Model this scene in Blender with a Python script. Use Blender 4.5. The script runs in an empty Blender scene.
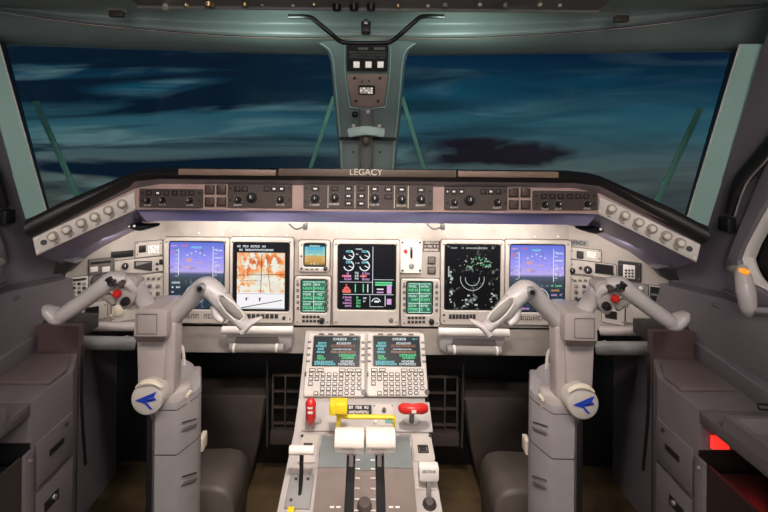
import bpy, bmesh, math, random
from mathutils import Vector, Matrix
from mathutils.geometry import tessellate_polygon
random.seed(7)
SC = bpy.context.scene
COL = SC.collection

# ------------------------------------------------------------------ camera
F = 450.0; CX = 367.5; CY = 150.0; EYE = 1.05; TH = 0.010
cd = bpy.data.cameras.new('camera'); cam = bpy.data.objects.new('camera', cd); COL.objects.link(cam)
cam.location = (0, 0, EYE)
cam.rotation_euler = (Matrix.Rotation(math.pi/2, 4, 'X') @ Matrix.Rotation(TH, 4, 'Z')).to_euler()
cd.sensor_width = 36; cd.lens = 36*F/768
cd.shift_x = (384-CX)/768; cd.shift_y = -(256-CY)/768
cd.clip_start = 0.02
SC.camera = cam

# ------------------------------------------------------------------ exposure
SC.view_settings.view_transform = 'Standard'
SC.view_settings.look = 'None'
SC.view_settings.exposure = 0.0
SC.view_settings.gamma = 1.0
SC.view_settings.use_curve_mapping = False

# ------------------------------------------------------------------ world: streaked dusk sky
W = bpy.data.worlds.new('dusk_sky'); SC.world = W; W.use_nodes = True
nt = W.node_tree; N = nt.nodes; L = nt.links; N.clear()
def nn(t, **k):
    n = N.new(t)
    for a, b in k.items(): setattr(n, a, b)
    return n
def mth(op, a, b=None, c=None, clamp=False):
    n = N.new('ShaderNodeMath'); n.operation = op; n.use_clamp = clamp
    for i, v in enumerate((a, b, c)):
        if v is None: continue
        if isinstance(v, (int, float)): n.inputs[i].default_value = v
        else: L.new(v, n.inputs[i])
    return n.outputs[0]
tc = nn('ShaderNodeTexCoord'); sp = nn('ShaderNodeSeparateXYZ'); L.new(tc.outputs['Generated'], sp.inputs[0])
yy = mth('MAXIMUM', sp.outputs[1], 0.12)
U = mth('DIVIDE', sp.outputs[0], yy); V = mth('DIVIDE', sp.outputs[2], yy)
def ramp(fac, stops):
    r = N.new('ShaderNodeValToRGB'); L.new(fac, r.inputs[0])
    e = r.color_ramp.elements
    while len(e) < len(stops): e.new(0.5)
    for i, (p, c) in enumerate(stops): e[i].position = p; e[i].color = c if len(c) == 4 else (*c, 1)
    return r.outputs[0]
def sky_noise(su, sv, scale, detail, dist, off=0.0):
    cb = N.new('ShaderNodeCombineXYZ')
    L.new(mth('MULTIPLY_ADD', U, su, off), cb.inputs[0]); L.new(mth('MULTIPLY', mth('MULTIPLY_ADD', U, -.035, V), sv), cb.inputs[1]); cb.inputs[2].default_value = off
    n = N.new('ShaderNodeTexNoise'); L.new(cb.outputs[0], n.inputs['Vector'])
    n.inputs['Scale'].default_value = scale; n.inputs['Detail'].default_value = detail; n.inputs['Distortion'].default_value = dist
    return n.outputs[0]
def mixc(fac, a, b):
    m = N.new('ShaderNodeMix'); m.data_type = 'RGBA'; L.new(fac, m.inputs[0])
    for s, v in ((6, a), (7, b)):
        if isinstance(v, tuple): m.inputs[s].default_value = (*v, 1)
        else: L.new(v, m.inputs[s])
    return m.outputs[2]
base = ramp(mth('MULTIPLY_ADD', V, 2.9, 0.37), [(0.0, (.050, .055, .050)), (.25, (.065, .090, .090)), (.5, (.026, .088, .115)), (.75, (.006, .050, .088)), (1.0, (.002, .012, .036))])
n1 = sky_noise(1.5, 12.0, 1.6, 3.0, .9, 3.1)
n2 = sky_noise(1.2, 10.0, 1.4, 4.0, .7, 11.7)
left = mth('MULTIPLY_ADD', U, -1.1, 0.55, clamp=True)          # streakier towards the left
lightf = ramp(n1, [(.5, (0, 0, 0)), (.66, (1, 1, 1))])
darkf = ramp(n2, [(.46, (0, 0, 0)), (.60, (1, 1, 1))])
lf = mth('MULTIPLY', lightf, mth('MULTIPLY_ADD', left, .38, .12))
df = mth('MULTIPLY', darkf, mth('MULTIPLY_ADD', left, .72, .36))
c1 = mixc(lf, base, (.13, .23, .24))
c2 = mixc(df, c1, (.003, .010, .022))
# a bank of maroon-black cloud low on the right
bx = mth('MULTIPLY', mth('SUBTRACT', U, .27), 4.6); by = mth('MULTIPLY', mth('SUBTRACT', V, -.005), 24.0)
d2 = mth('ADD', mth('MULTIPLY', bx, bx), mth('MULTIPLY', by, by))
bk = mth('SUBTRACT', 1.0, mth('MULTIPLY', d2, 1.0), clamp=True)
nb = sky_noise(3.5, 10, 2.6, 4, .6, 5.5)
bank = ramp(mth('MULTIPLY', bk, mth('MULTIPLY_ADD', nb, 3.4, -1.0)), [(.12, (0, 0, 0)), (.5, (1, 1, 1))])
c3 = mixc(mth('MULTIPLY', bank, .93), c2, (.010, .006, .011))
bg = nn('ShaderNodeBackground'); L.new(c3, bg.inputs[0]); bg.inputs[1].default_value = 1.0
ow = nn('ShaderNodeOutputWorld'); L.new(bg.outputs[0], ow.inputs[0])

# ------------------------------------------------------------------ area lights
def area(name, loc, target, sx, sy, energy, color, spread=math.pi):
    d = bpy.data.lights.new(name, 'AREA'); d.shape = 'RECTANGLE'; d.size = sx; d.size_y = sy
    d.energy = energy; d.color = color; d.spread = spread
    o = bpy.data.objects.new(name, d); COL.objects.link(o); o.location = loc
    o.rotation_euler = (Vector(target)-Vector(loc)).to_track_quat('-Z', 'Y').to_euler()
    return o
area('dome_light_left', (-.42, .05, 1.58), (-.36, 1.2, .60), .26, .18, 8.0, (1.0, .90, .85), 2.0)
area('dome_light_right', (.42, .05, 1.58), (.36, 1.2, .60), .26, .18, 8.0, (1.0, .90, .85), 2.0)
area('rear_fill_light', (0, -.85, 1.25), (0, 1.2, 1.15), .7, .9, 8.5, (1.0, .96, .96))  # unseen fill added behind the camera to brighten surfaces facing it
area('pedestal_flood', (0, .40, 1.40), (0, .98, .4), .12, .10, 4.4, (1.0, .90, .84), 1.3)
area('glareshield_flood', (0, 1.215, .861), (0, 1.31, .74), 1.0, .012, 2.3, (1.0, .93, .86))
area('glareshield_flood_left', (-.60, 1.16, .815), (-.63, 1.27, .70), .14, .012, .16, (1.0, .92, .86))
area('glareshield_flood_right', (.60, 1.16, .815), (.63, 1.27, .70), .14, .012, .16, (1.0, .92, .86))

area('cove_lamp_left', (-.20, .965, 1.31), (-.24, 1.08, 1.36), .10, .02, .20, (.75, 1.0, .93))
area('cove_lamp_right', (.20, .965, 1.31), (.24, 1.08, 1.36), .10, .02, .20, (.75, 1.0, .93))

# ------------------------------------------------------------------ helpers
MIR = False
def ray(px, py):
    a = px-CX; b = py-CY
    x = a+TH*b; y = b-TH*a
    if MIR: x = -x
    return Vector((x/F, 1, -y/F))
CAM = Vector((0, 0, EYE))
def P(px, py, D): return CAM+ray(px, py)*D

class Fr:
    """a plane in the cockpit: origin, right, up, outward normal"""
    def __init__(s, a, b, c):
        n = (b-a).cross(c-a).normalized()
        if n.dot(CAM-a) < 0: n = -n
        s.o = a.copy(); s.n = n
        up = Vector((0, 0, 1)); up = up-n*up.dot(n)
        s.v = up.normalized(); s.u = s.v.cross(n)
    def pt(s, px, py, h=0):
        r = ray(px, py); o = s.o+s.n*h
        return CAM+r*((o-CAM).dot(s.n)/r.dot(s.n))
    def loc(s, px, py, h=0):
        d = s.pt(px, py, h)-s.o
        return d.dot(s.u), d.dot(s.v)
    def at(s, a, b, h=0): return s.o+s.u*a+s.v*b+s.n*h
    def rect(s, x0, y0, x1, y1, h=0):
        a = s.loc(x0, (y0+y1)/2, h)[0]; c = s.loc(x1, (y0+y1)/2, h)[0]
        b = s.loc((x0+x1)/2, y1, h)[1]; d = s.loc((x0+x1)/2, y0, h)[1]
        return (min(a, c), min(b, d), max(a, c), max(b, d))

class MB:
    def __init__(s): s.bm = bmesh.new()
    def _bev(s, vs, bev, seg=2):
        if bev <= 0: return
        es = list({e for v in vs for e in v.link_edges})
        bmesh.ops.bevel(s.bm, geom=es, offset=bev, segments=seg, profile=.5, affect='EDGES', clamp_overlap=True)
    def box(s, c, size, ax=None, bev=0, seg=2, taper=None):
        u, v, n = ax or (Vector((1, 0, 0)), Vector((0, 1, 0)), Vector((0, 0, 1)))
        vs = []
        for k in (-.5, .5):
            t = taper if (taper and k > 0) else 1
            for i, j in ((-.5, -.5), (.5, -.5), (.5, .5), (-.5, .5)):
                vs.append(s.bm.verts.new(c+u*size[0]*i*t+v*size[1]*j*t+n*size[2]*k))
        for f in ((0, 3, 2, 1), (4, 5, 6, 7), (0, 1, 5, 4), (1, 2, 6, 5), (2, 3, 7, 6), (3, 0, 4, 7)):
            s.bm.faces.new([vs[i] for i in f])
        s._bev(vs, bev, seg); return s
    def fbox(s, fr, x0, y0, x1, y1, h0, h1, bev=0, taper=None, seg=2):
        a, b, c, d = fr.rect(x0, y0, x1, y1, h1)
        return s.box(fr.at((a+c)/2, (b+d)/2, (h0+h1)/2), (c-a, d-b, h1-h0), (fr.u, fr.v, fr.n), bev, seg, taper)
    def bar(s, p, q, w, t, ref=None, bev=0):
        n = (q-p); ln = n.length; n.normalize()
        ref = ref or Vector((0, 1, 0)); u = n.cross(ref).normalized(); v = n.cross(u)
        return s.box((p+q)/2, (w, t, ln), (u, v, n), bev)
    def cyl(s, p, q, r, r2=None, seg=16, bev=0):
        r2 = r if r2 is None else r2
        n = (q-p).normalized(); a = n.orthogonal().normalized(); b = n.cross(a)
        A = [s.bm.verts.new(p+(a*math.cos(t)+b*math.sin(t))*r) for t in [2*math.pi*i/seg for i in range(seg)]]
        B = []
        if bev:
            rows = [(q-n*bev, r2), (q-n*bev*.3, r2-bev*.3), (q, r2-bev)]
        else: rows = [(q, r2)]
        prev = A; s.bm.faces.new(A[::-1])
        for c, rr in rows:
            B = [s.bm.verts.new(c+(a*math.cos(t)+b*math.sin(t))*rr) for t in [2*math.pi*i/seg for i in range(seg)]]
            for i in range(seg): s.bm.faces.new((prev[i], prev[(i+1) % seg], B[(i+1) % seg], B[i]))
            prev = B
        s.bm.faces.new(prev); return s
    def tube(s, path, rad, seg=12, ref=None, sub=6, closed=False):
        P_ = [Vector(p) for p in path]; n = len(P_)
        R = [r if isinstance(r, tuple) else (r, r) for r in (rad if isinstance(rad, list) else [rad]*n)]
        pts = []; rs = []
        def cr(a, b, c, d, t): return .5*((2*b)+(c-a)*t+(2*a-5*b+4*c-d)*t*t+(3*b-a-3*c+d)*t**3)
        if n == 2 or sub == 1: pts, rs = P_, R
        else:
            for i in range(n-1):
                a, b, c, d = P_[max(i-1, 0)], P_[i], P_[i+1], P_[min(i+2, n-1)]
                for k in range(sub):
                    t = k/sub; pts.append(cr(a, b, c, d, t)); rs.append((R[i][0]*(1-t)+R[i+1][0]*t, R[i][1]*(1-t)+R[i+1][1]*t))
            pts.append(P_[-1]); rs.append(R[-1])
        ref = ref or Vector((0, -1, 0)); rows = []
        for i, p in enumerate(pts):
            t = (pts[min(i+1, len(pts)-1)]-pts[max(i-1, 0)]).normalized()
            a = t.cross(ref)
            a = a.normalized() if a.length > 1e-4 else t.orthogonal().normalized()
            b = a.cross(t).normalized()
            rows.append([s.bm.verts.new(p+a*math.cos(th)*rs[i][0]+b*math.sin(th)*rs[i][1]) for th in [2*math.pi*k/seg for k in range(seg)]])
        for A, B in zip(rows, rows[1:]):
            for i in range(seg): s.bm.faces.new((A[i], A[(i+1) % seg], B[(i+1) % seg], B[i]))
        s.bm.faces.new(rows[0][::-1]); s.bm.faces.new(rows[-1]); return s
    def loft(s, rows, thick=None):
        vr = [[s.bm.verts.new(p) for p in r] for r in rows]; fs = []
        for A, B in zip(vr, vr[1:]):
            for i in range(len(A)-1): fs.append(s.bm.faces.new((A[i], A[i+1], B[i+1], B[i])))
        if thick is not None:
            vb = [[s.bm.verts.new(p+thick) for p in r] for r in rows]
            for A, B in zip(vb, vb[1:]):
                for i in range(len(A)-1): s.bm.faces.new((A[i], B[i], B[i+1], A[i+1]))
            def side(a, b):
                for i in range(len(a)-1): s.bm.faces.new((a[i], b[i], b[i+1], a[i+1]))
            side(vr[0], vb[0]); side(vr[-1][::-1], vb[-1][::-1])
            side([r[0] for r in vr][::-1], [r[0] for r in vb][::-1]); side([r[-1] for r in vr], [r[-1] for r in vb])
        return s
    def prism(s, pts, d, bev=0):
        A = [s.bm.verts.new(p) for p in pts]; B = [s.bm.verts.new(p+d) for p in pts]; k = len(pts)
        s.bm.faces.new(A[::-1]); s.bm.faces.new(B)
        for i in range(k): s.bm.faces.new((A[i], A[(i+1) % k], B[(i+1) % k], B[i]))
        s._bev(A+B, bev); return s
    def rings(s, loops, cap0=False, cap1=False):
        vr = [[s.bm.verts.new(p) for p in r] for r in loops]; k = len(vr[0])
        for A, B in zip(vr, vr[1:]):
            for i in range(k): s.bm.faces.new((A[i], A[(i+1) % k], B[(i+1) % k], B[i]))
        if cap0: s.bm.faces.new(vr[0][::-1])
        if cap1: s.bm.faces.new(vr[-1])
        return s
    def ell(s, c, r, ax=None, seg=16, ring=10):
        u, v, n = ax or (Vector((1, 0, 0)), Vector((0, 1, 0)), Vector((0, 0, 1)))
        loops = []
        for j in range(1, ring):
            ph = math.pi*j/ring
            loops.append([c+u*r[0]*math.sin(ph)*math.cos(t)+v*r[1]*math.sin(ph)*math.sin(t)-n*r[2]*math.cos(ph) for t in [2*math.pi*i/seg for i in range(seg)]])
        return s.rings(loops, True, True)
    def face(s, pts): s.bm.faces.new([s.bm.verts.new(p) for p in pts]); return s
    def holed(s, outer, holes, d):
        polys = [outer]+holes; flat = [p for q in polys for p in q]
        tr = tessellate_polygon(polys)
        A = [s.bm.verts.new(p) for p in flat]; B = [s.bm.verts.new(p+d) for p in flat]
        for t in tr:
            s.bm.faces.new([A[i] for i in t]); s.bm.faces.new([B[i] for i in reversed(t)])
        k = 0
        for q in polys:
            m = len(q)
            for i in range(m):
                a, b = k+i, k+(i+1) % m
                s.bm.faces.new((A[a], A[b], B[b], B[a]))
            k += m
        return s
    def build(s, name, mat, parent=None, sharp=.6, flip=True, subd=0):
        bmesh.ops.remove_doubles(s.bm, verts=s.bm.verts, dist=1e-6)
        if flip: bmesh.ops.recalc_face_normals(s.bm, faces=s.bm.faces)
        me = bpy.data.meshes.new(name)
        if parent is None:
            co = [v.co for v in s.bm.verts]
            o = Vector(((min(c.x for c in co)+max(c.x for c in co))/2, (min(c.y for c in co)+max(c.y for c in co))/2, min(c.z for c in co)))
        else: o = ORG[parent]
        for v in s.bm.verts: v.co -= o
        s.bm.to_mesh(me); s.bm.free()
        me.materials.append(mat)
        for p in me.polygons: p.use_smooth = True
        me.set_sharp_from_angle(angle=sharp)
        ob = bpy.data.objects.new(name, me); COL.objects.link(ob)
        ORG[ob] = o
        if parent is None: ob.location = o
        else: ob.parent = parent
        if subd:
            m = ob.modifiers.new('smooth', 'SUBSURF'); m.levels = subd; m.render_levels = subd
        return ob
ORG = {}
def thing(name, loc, label, cat, group=None):
    o = bpy.data.objects.new(name, None); COL.objects.link(o); o.location = loc; o.empty_display_size = .02
    ORG[o] = Vector(loc); tag(o, label, cat, group); return o
def tag(o, label, cat, group=None, kind=None):
    o['label'] = label; o['category'] = cat
    if group: o['group'] = group
    if kind: o['kind'] = kind
    return o
def struct(o): o['kind'] = 'structure'; return o
def plabel(o, t): o['label'] = t; return o

# rounded rectangle loops and bezels on a frame
def rrl(fr, r, rad, h, seg=3):
    x0, y0, x1, y1 = r; rad = max(1e-5, min(rad, (x1-x0)/2*.99, (y1-y0)/2*.99)); out = []
    for cx, cy, a0 in ((x1-rad, y1-rad, 0), (x0+rad, y1-rad, 90), (x0+rad, y0+rad, 180), (x1-rad, y0+rad, 270)):
        for k in range(seg+1):
            a = math.radians(a0+90*k/seg); out.append(fr.at(cx+rad*math.cos(a), cy+rad*math.sin(a), h))
    return out
def ins(r, d): return (r[0]+d, r[1]+d, r[2]-d, r[3]-d)
def bezel(mb, fr, ro, ri, h0, h1, rad=.006, b=.002, ri_rad=.003):
    return mb.rings([rrl(fr, ro, rad, h0), rrl(fr, ro, rad, h1-b), rrl(fr, ins(ro, b), rad, h1), rrl(fr, ins(ri, -b), ri_rad+b, h1), rrl(fr, ri, ri_rad, h1-b), rrl(fr, ri, ri_rad, h0)])
def plate(mb, fr, r, h0, h1, rad=.003, b=.001):
    return mb.rings([rrl(fr, r, rad, h0), rrl(fr, r, rad, h1-b), rrl(fr, ins(r, b), rad, h1)], True, True)

# ------------------------------------------------------------------ materials
MATS = {}
def mat(name, col, rough=.5, metal=0.0, var=.12, vscale=18, bump=0.0, bscale=200, emit=None, estr=1.0, spec=.5, coat=0):
    if name in MATS: return MATS[name]
    m = bpy.data.materials.new(name); m.use_nodes = True; t = m.node_tree; b = t.nodes['Principled BSDF']
    b.inputs['Roughness'].default_value = rough; b.inputs['Metallic'].default_value = metal
    b.inputs['Specular IOR Level'].default_value = spec; b.inputs['Coat Weight'].default_value = coat
    tcn = t.nodes.new('ShaderNodeTexCoord')
    nz = t.nodes.new('ShaderNodeTexNoise'); nz.inputs['Scale'].default_value = vscale; nz.inputs['Detail'].default_value = 4
    t.links.new(tcn.outputs['Object'], nz.inputs['Vector'])
    r = t.nodes.new('ShaderNodeValToRGB'); t.links.new(nz.outputs[0], r.inputs[0])
    r.color_ramp.elements[0].position = .3; r.color_ramp.elements[1].position = .7
    r.color_ramp.elements[0].color = (*[c*(1-var) for c in col], 1); r.color_ramp.elements[1].color = (*[min(1, c*(1+var)) for c in col], 1)
    t.links.new(r.outputs[0], b.inputs['Base Color'])
    if bump:
        n2 = t.nodes.new('ShaderNodeTexNoise'); n2.inputs['Scale'].default_value = bscale; t.links.new(tcn.outputs['Object'], n2.inputs['Vector'])
        bp = t.nodes.new('ShaderNodeBump'); bp.inputs['Strength'].default_value = bump; bp.inputs['Distance'].default_value = .001
        t.links.new(n2.outputs[0], bp.inputs['Height']); t.links.new(bp.outputs[0], b.inputs['Normal'])
    if emit:
        b.inputs['Emission Color'].default_value = (*emit, 1); b.inputs['Emission Strength'].default_value = estr
    MATS[name] = m; return m
M_panel = mat('instrument_panel_paint', (.44, .385, .34), .55, bump=.1)
M_bezel = mat('bezel_beige', (.56, .50, .445), .45)
M_fascia = mat('fascia_tan', (.48, .33, .285), .45)
M_module = mat('module_brown', (.085, .062, .052), .45)
M_arm = mat('arm_plate', (.74, .68, .62), .35)
M_hood = mat('hood_black', (.012, .011, .011), .45, bump=.5, bscale=500)
M_hoodtop = mat('hood_strip_brown', (.12, .085, .062), .5)
M_roll = mat('padded_roll_blue_reflection', (.52, .52, .98), .30, metal=.9, var=.03)  # blue of the reflected displays put into the metal tint
M_under = mat('underside_mauve', (.15, .125, .19), .35)
M_colm = mat('column_paint', (.45, .385, .36), .36, var=.06, coat=.15)
M_colsh = mat('column_shroud_paint', (.345, .315, .31), .42, var=.06, coat=.1)
M_grip = mat('grip_grey', (.58, .53, .51), .28, var=.05, coat=.3)
M_gripin = mat('grip_inset', (.27, .25, .22), .6, bump=.4)
M_white = mat('white_plastic', (.80, .74, .68), .4, var=.04)
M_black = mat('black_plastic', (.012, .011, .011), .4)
M_dark = mat('dark_grey_plastic', (.035, .032, .03), .5)
M_mid = mat('mid_grey_plastic', (.16, .14, .13), .5)
M_red = mat('red_plastic', (.62, .025, .02), .35, var=.06)
M_yellow = mat('yellow_paint', (.80, .58, .02), .4, var=.06)
M_cream = mat('cream_knob', (.75, .66, .52), .35)
M_brass = mat('brass', (.55, .38, .2), .3, metal=.8)
M_wall = mat('sidewall_mauve', (.19, .165, .185), .36, var=.1, vscale=6, bump=.15)
M_wall2 = mat('sidewall_panel', (.19, .165, .175), .38, var=.1, vscale=6, bump=.15)
M_console = mat('console_laminate', (.165, .138, .14), .42, var=.08, bump=.1)
M_lid = mat('console_lid', (.145, .112, .108), .45, var=.08)
M_recess = mat('recess_maroon', (.11, .07, .065), .5)
M_teal = mat('window_post_teal_light', (.50, .74, .67), .4, var=.05, vscale=5)  # cool turquoise light from outside put into the post colour
M_head = mat('header_lining', (.30, .365, .35), .3, var=.12, vscale=5)  # teal cast of the light on the header is part of this colour
M_ceil = mat('ceiling_lining', (.30, .345, .33), .3, var=.1, vscale=5)  # carries the same teal light in its colour as the header
M_greenrefl = mat('green_post_reflection', (.30, .72, .54), .4, emit=None)  # colour of the post reflections in the windshield
M_glint = mat('peach_glint', (.95, .66, .5), .25, metal=.6, var=.05)  # pale peach metal stands for a highlight on the header
M_silver = mat('silver_metal', (.6, .58, .55), .3, metal=.8, var=.05)
M_tube = mat('grey_tube', (.28, .27, .26), .35)
M_ped = mat('pedestal_paint', (.47, .42, .39), .5)
M_cheek = mat('quadrant_cover', (.20, .155, .135), .33)
M_drum = mat('quadrant_drum_grey', (.17, .185, .18), .35)
M_leverw = mat('lever_peach_white', (.82, .70, .62), .4, var=.04)
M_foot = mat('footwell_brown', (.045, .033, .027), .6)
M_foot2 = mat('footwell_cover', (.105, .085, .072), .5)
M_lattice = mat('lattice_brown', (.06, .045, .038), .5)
M_floor = mat('floor_carpet', (.085, .052, .020), .9, var=.6, vscale=9, bump=.8)
M_btnw = mat('lit_legend_white', (.8, .75, .7), .4, emit=(1, .9, .8), estr=.5)
M_lamp = mat('lamp_lens_lit', (.9, .85, .8), .3, emit=(1, .88, .75), estr=2.0)
M_redlamp = mat('red_lamp_lens', (.9, .1, .08), .3, emit=(1, .03, .02), estr=.8)
M_amber = mat('amber_lens', (.9, .35, .05), .3, emit=(1, .35, .03), estr=.7)
def em(name, c, s=1.0): return mat('glow_'+name, (.02, .02, .02), .6, spec=.05, emit=c, estr=s, var=0)
E_white = em('white', (.8, .85, .9)); E_green = em('green', (.15, .8, .35)); E_cyan = em('cyan', (.25, .75, .8))
E_red = em('red', (.8, .15, .12)); E_mag = em('magenta', (.7, .35, .7)); E_amb = em('amber', (.8, .4, .12)); E_pale = em('pale_green', (.55, .85, .7)); E_blk = em('black_ink', (.01, .01, .01))

def screen_mat(name, build, st=1.0):
    m = bpy.data.materials.new(name); m.use_nodes = True; t = m.node_tree; b = t.nodes['Principled BSDF']
    b.inputs['Base Color'].default_value = (.008, .008, .01, 1); b.inputs['Roughness'].default_value = .3; b.inputs['Specular IOR Level'].default_value = .08
    tcn = t.nodes.new('ShaderNodeTexCoord')
    s_ = t.nodes.new('ShaderNodeSeparateXYZ'); t.links.new(tcn.outputs['Generated'], s_.inputs[0])
    col = build(t, tcn, s_); t.links.new(col, b.inputs['Emission Color']); b.inputs['Emission Strength'].default_value = st
    return m
def rmp(t, src, stops, const=False):
    r = t.nodes.new('ShaderNodeValToRGB'); t.links.new(src, r.inputs[0]); e = r.color_ramp.elements
    if const: r.color_ramp.interpolation = 'CONSTANT'
    while len(e) < len(stops): e.new(.5)
    for i, (p, c) in enumerate(stops): e[i].position = p; e[i].color = (*c, 1)
    return r.outputs[0]
def noi(t, tcn, scale, detail=4, out='Generated', dist=0):
    n = t.nodes.new('ShaderNodeTexNoise'); n.inputs['Scale'].default_value = scale; n.inputs['Detail'].default_value = detail; n.inputs['Distortion'].default_value = dist
    t.links.new(tcn.outputs[out], n.inputs['Vector']); return n.outputs[0]
def mx(t, f, a, b):
    m = t.nodes.new('ShaderNodeMix'); m.data_type = 'RGBA'; t.links.new(f, m.inputs[0])
    for s, v in ((6, a), (7, b)):
        if isinstance(v, tuple): m.inputs[s].default_value = (*v, 1)
        else: t.links.new(v, m.inputs[s])
    return m.outputs[2]
def b_pfd(t, tcn, s_):
    g = rmp(t, s_.outputs[2], [(0, (.012, .02, .035)), (.30, (.012, .02, .03)), (.44, (.03, .04, .05)), (.52, (.05, .06, .11)), (.56, (.30, .24, .50)), (.72, (.20, .19, .55)), (1, (.07, .10, .42))])
    n = rmp(t, noi(t, tcn, 14, 5), [(.55, (0, 0, 0)), (.75, (1, 1, 1))])
    return mx(t, n, g, (.10, .12, .14))
def b_chart(t, tcn, s_):
    n = noi(t, tcn, 3.2, 6, dist=.4)
    g = rmp(t, n, [(.42, (.72, .66, .58)), (.47, (.80, .50, .26)), (.55, (.80, .24, .06)), (.70, (.50, .10, .02))])
    n2 = rmp(t, noi(t, tcn, 7, 4), [(.5, (0, 0, 0)), (.56, (1, 1, 1))])
    g2 = mx(t, n2, g, (.75, .74, .62))
    low = rmp(t, s_.outputs[2], [(0, (1, 1, 1)), (.29, (0, 0, 0))], True)
    g3 = mx(t, low, g2, (.80, .78, .80))
    return g3
def b_black(t, tcn, s_): return rmp(t, s_.outputs[2], [(0, (.002, .003, .004)), (1, (.003, .004, .006))])
def b_radar(t, tcn, s_):
    n = rmp(t, noi(t, tcn, 9, 6, dist=1.2), [(.60, (0, 0, 0)), (.74, (.28, .34, .30))])
    return n
def b_green(t, tcn, s_):
    return rmp(t, noi(t, tcn, 6, 3), [(.3, (.02, .07, .045)), (.7, (.07, .24, .15))])
def b_adi(t, tcn, s_):
    return rmp(t, s_.outputs[2], [(0, (.02, .06, .05)), (.14, (.60, .30, .06)), (.46, (.65, .42, .14)), (.50, (.3, .6, .5)), (.85, (.08, .45, .65)), (.93, (.01, .03, .04))])
def b_cdu(t, tcn, s_): return rmp(t, s_.outputs[2], [(0, (.012, .018, .018)), (1, (.02, .03, .03))])
S_pfd = screen_mat('screen_flight', b_pfd, 1.7); S_chart = screen_mat('screen_chart', b_chart, 1.15); S_black = screen_mat('screen_dark', b_black)
S_radar = screen_mat('screen_radar', b_radar); S_green = screen_mat('screen_radio', b_green); S_adi = screen_mat('screen_standby', b_adi); S_cdu = screen_mat('screen_cdu', b_cdu)

def glass_mat(name, tint, gl):
    m = bpy.data.materials.new(name); m.use_nodes = True; t = m.node_tree; t.nodes.clear()
    o = t.nodes.new('ShaderNodeOutputMaterial'); tr = t.nodes.new('ShaderNodeBsdfTransparent'); tr.inputs[0].default_value = (*tint, 1)
    g = t.nodes.new('ShaderNodeBsdfGlossy'); g.inputs['Roughness'].default_value = .03
    mi = t.nodes.new('ShaderNodeMixShader'); mi.inputs[0].default_value = gl
    t.links.new(tr.outputs[0], mi.inputs[1]); t.links.new(g.outputs[0], mi.inputs[2]); t.links.new(mi.outputs[0], o.inputs[0]); return m
M_glass = glass_mat('windshield_glass', (.97, .99, .99), .012)
M_sideglass = glass_mat('side_window_glass', (.10, .10, .11), .03)

# ------------------------------------------------------------------ small part helpers
def knob(fr, px, py, rp, ht, m, parent, name='knob', h=0, ptr=False, seg=14):
    c = fr.pt(px, py, h); r = rp*c.y/F
    o = MB().cyl(c, c+fr.n*ht, r, r*.88, seg=seg, bev=min(r*.3, ht*.3)).build(name, m, parent)
    if ptr:
        mb = MB(); mb.box(c+fr.n*(ht+.0004)+fr.v*r*.35, (r*.22, r*.7, .0008), (fr.u, fr.v, fr.n)); mb.build('pointer', M_white, o)
    return o
def skirt_knob(fr, px, py, rp, ht, m, parent, h=0):
    c = fr.pt(px, py, h); r = rp*c.y/F
    o = MB().cyl(c, c+fr.n*ht*.3, r*1.35, r*1.25, seg=16).cyl(c+fr.n*ht*.3, c+fr.n*ht, r, r*.85, seg=16, bev=r*.2).build('knob', m, parent)
    mb = MB(); mb.box(c+fr.n*(ht+.0004)+fr.v*r*.3, (r*.25, r*.7, .0009), (fr.u, fr.v, fr.n)); mb.build('pointer', M_white, o)
    return o
def btn(fr, px, py, w, hgt, m, parent, h=0, ht=.004, legend=None, name='button'):
    mb = MB().fbox(fr, px-w/2, py-hgt/2, px+w/2, py+hgt/2, h, h+ht, .0006)
    o = mb.build(name, m, parent)
    if legend: MB().fbox(fr, px-w*.27, py-hgt*.22, px+w*.27, py+hgt*.22, h+ht, h+ht+.0006).build('legend', legend, o)
    return o
def screws(fr, pts, r, parent, h=0, m=None):
    for x, y in pts:
        c = fr.pt(x, y, h); MB().cyl(c, c+fr.n*.0012, r*c.y/F, seg=8).build('screw', m or M_mid, parent)
def glyphs(mb, fr, R, u0, v0, u1, hh, h, fill=.8, gw=None):
    """a row of small letter-like strokes on rectangle R (metres), v from top"""
    x0, y0, x1, y1 = R; w = x1-x0; H = y1-y0; x = u0; gw = gw or hh*H/w*.75
    while x+gw <= u1+1e-6:
        if random.random() < fill:
            a = x0+x*w; b = y1-v0*H; s_ = gw*w*.78; t = hh*H
            k = random.randint(0, 4); e = s_*.28
            parts = [(a, b-t, a+e, b)]
            if k in (0, 1, 3): parts.append((a, b-t*.25, a+s_, b))
            if k in (1, 2, 4): parts.append((a+s_-e, b-t, a+s_, b))
            if k in (0, 2, 3): parts.append((a, b-t, a+s_, b-t*.75))
            if k in (3, 4): parts.append((a, b-t*.62, a+s_, b-t*.40))
            for q in parts: mb.face([fr.at(q[0], q[1], h), fr.at(q[2], q[1], h), fr.at(q[2], q[3], h), fr.at(q[0], q[3], h)])
        x += gw
    return mb
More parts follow.
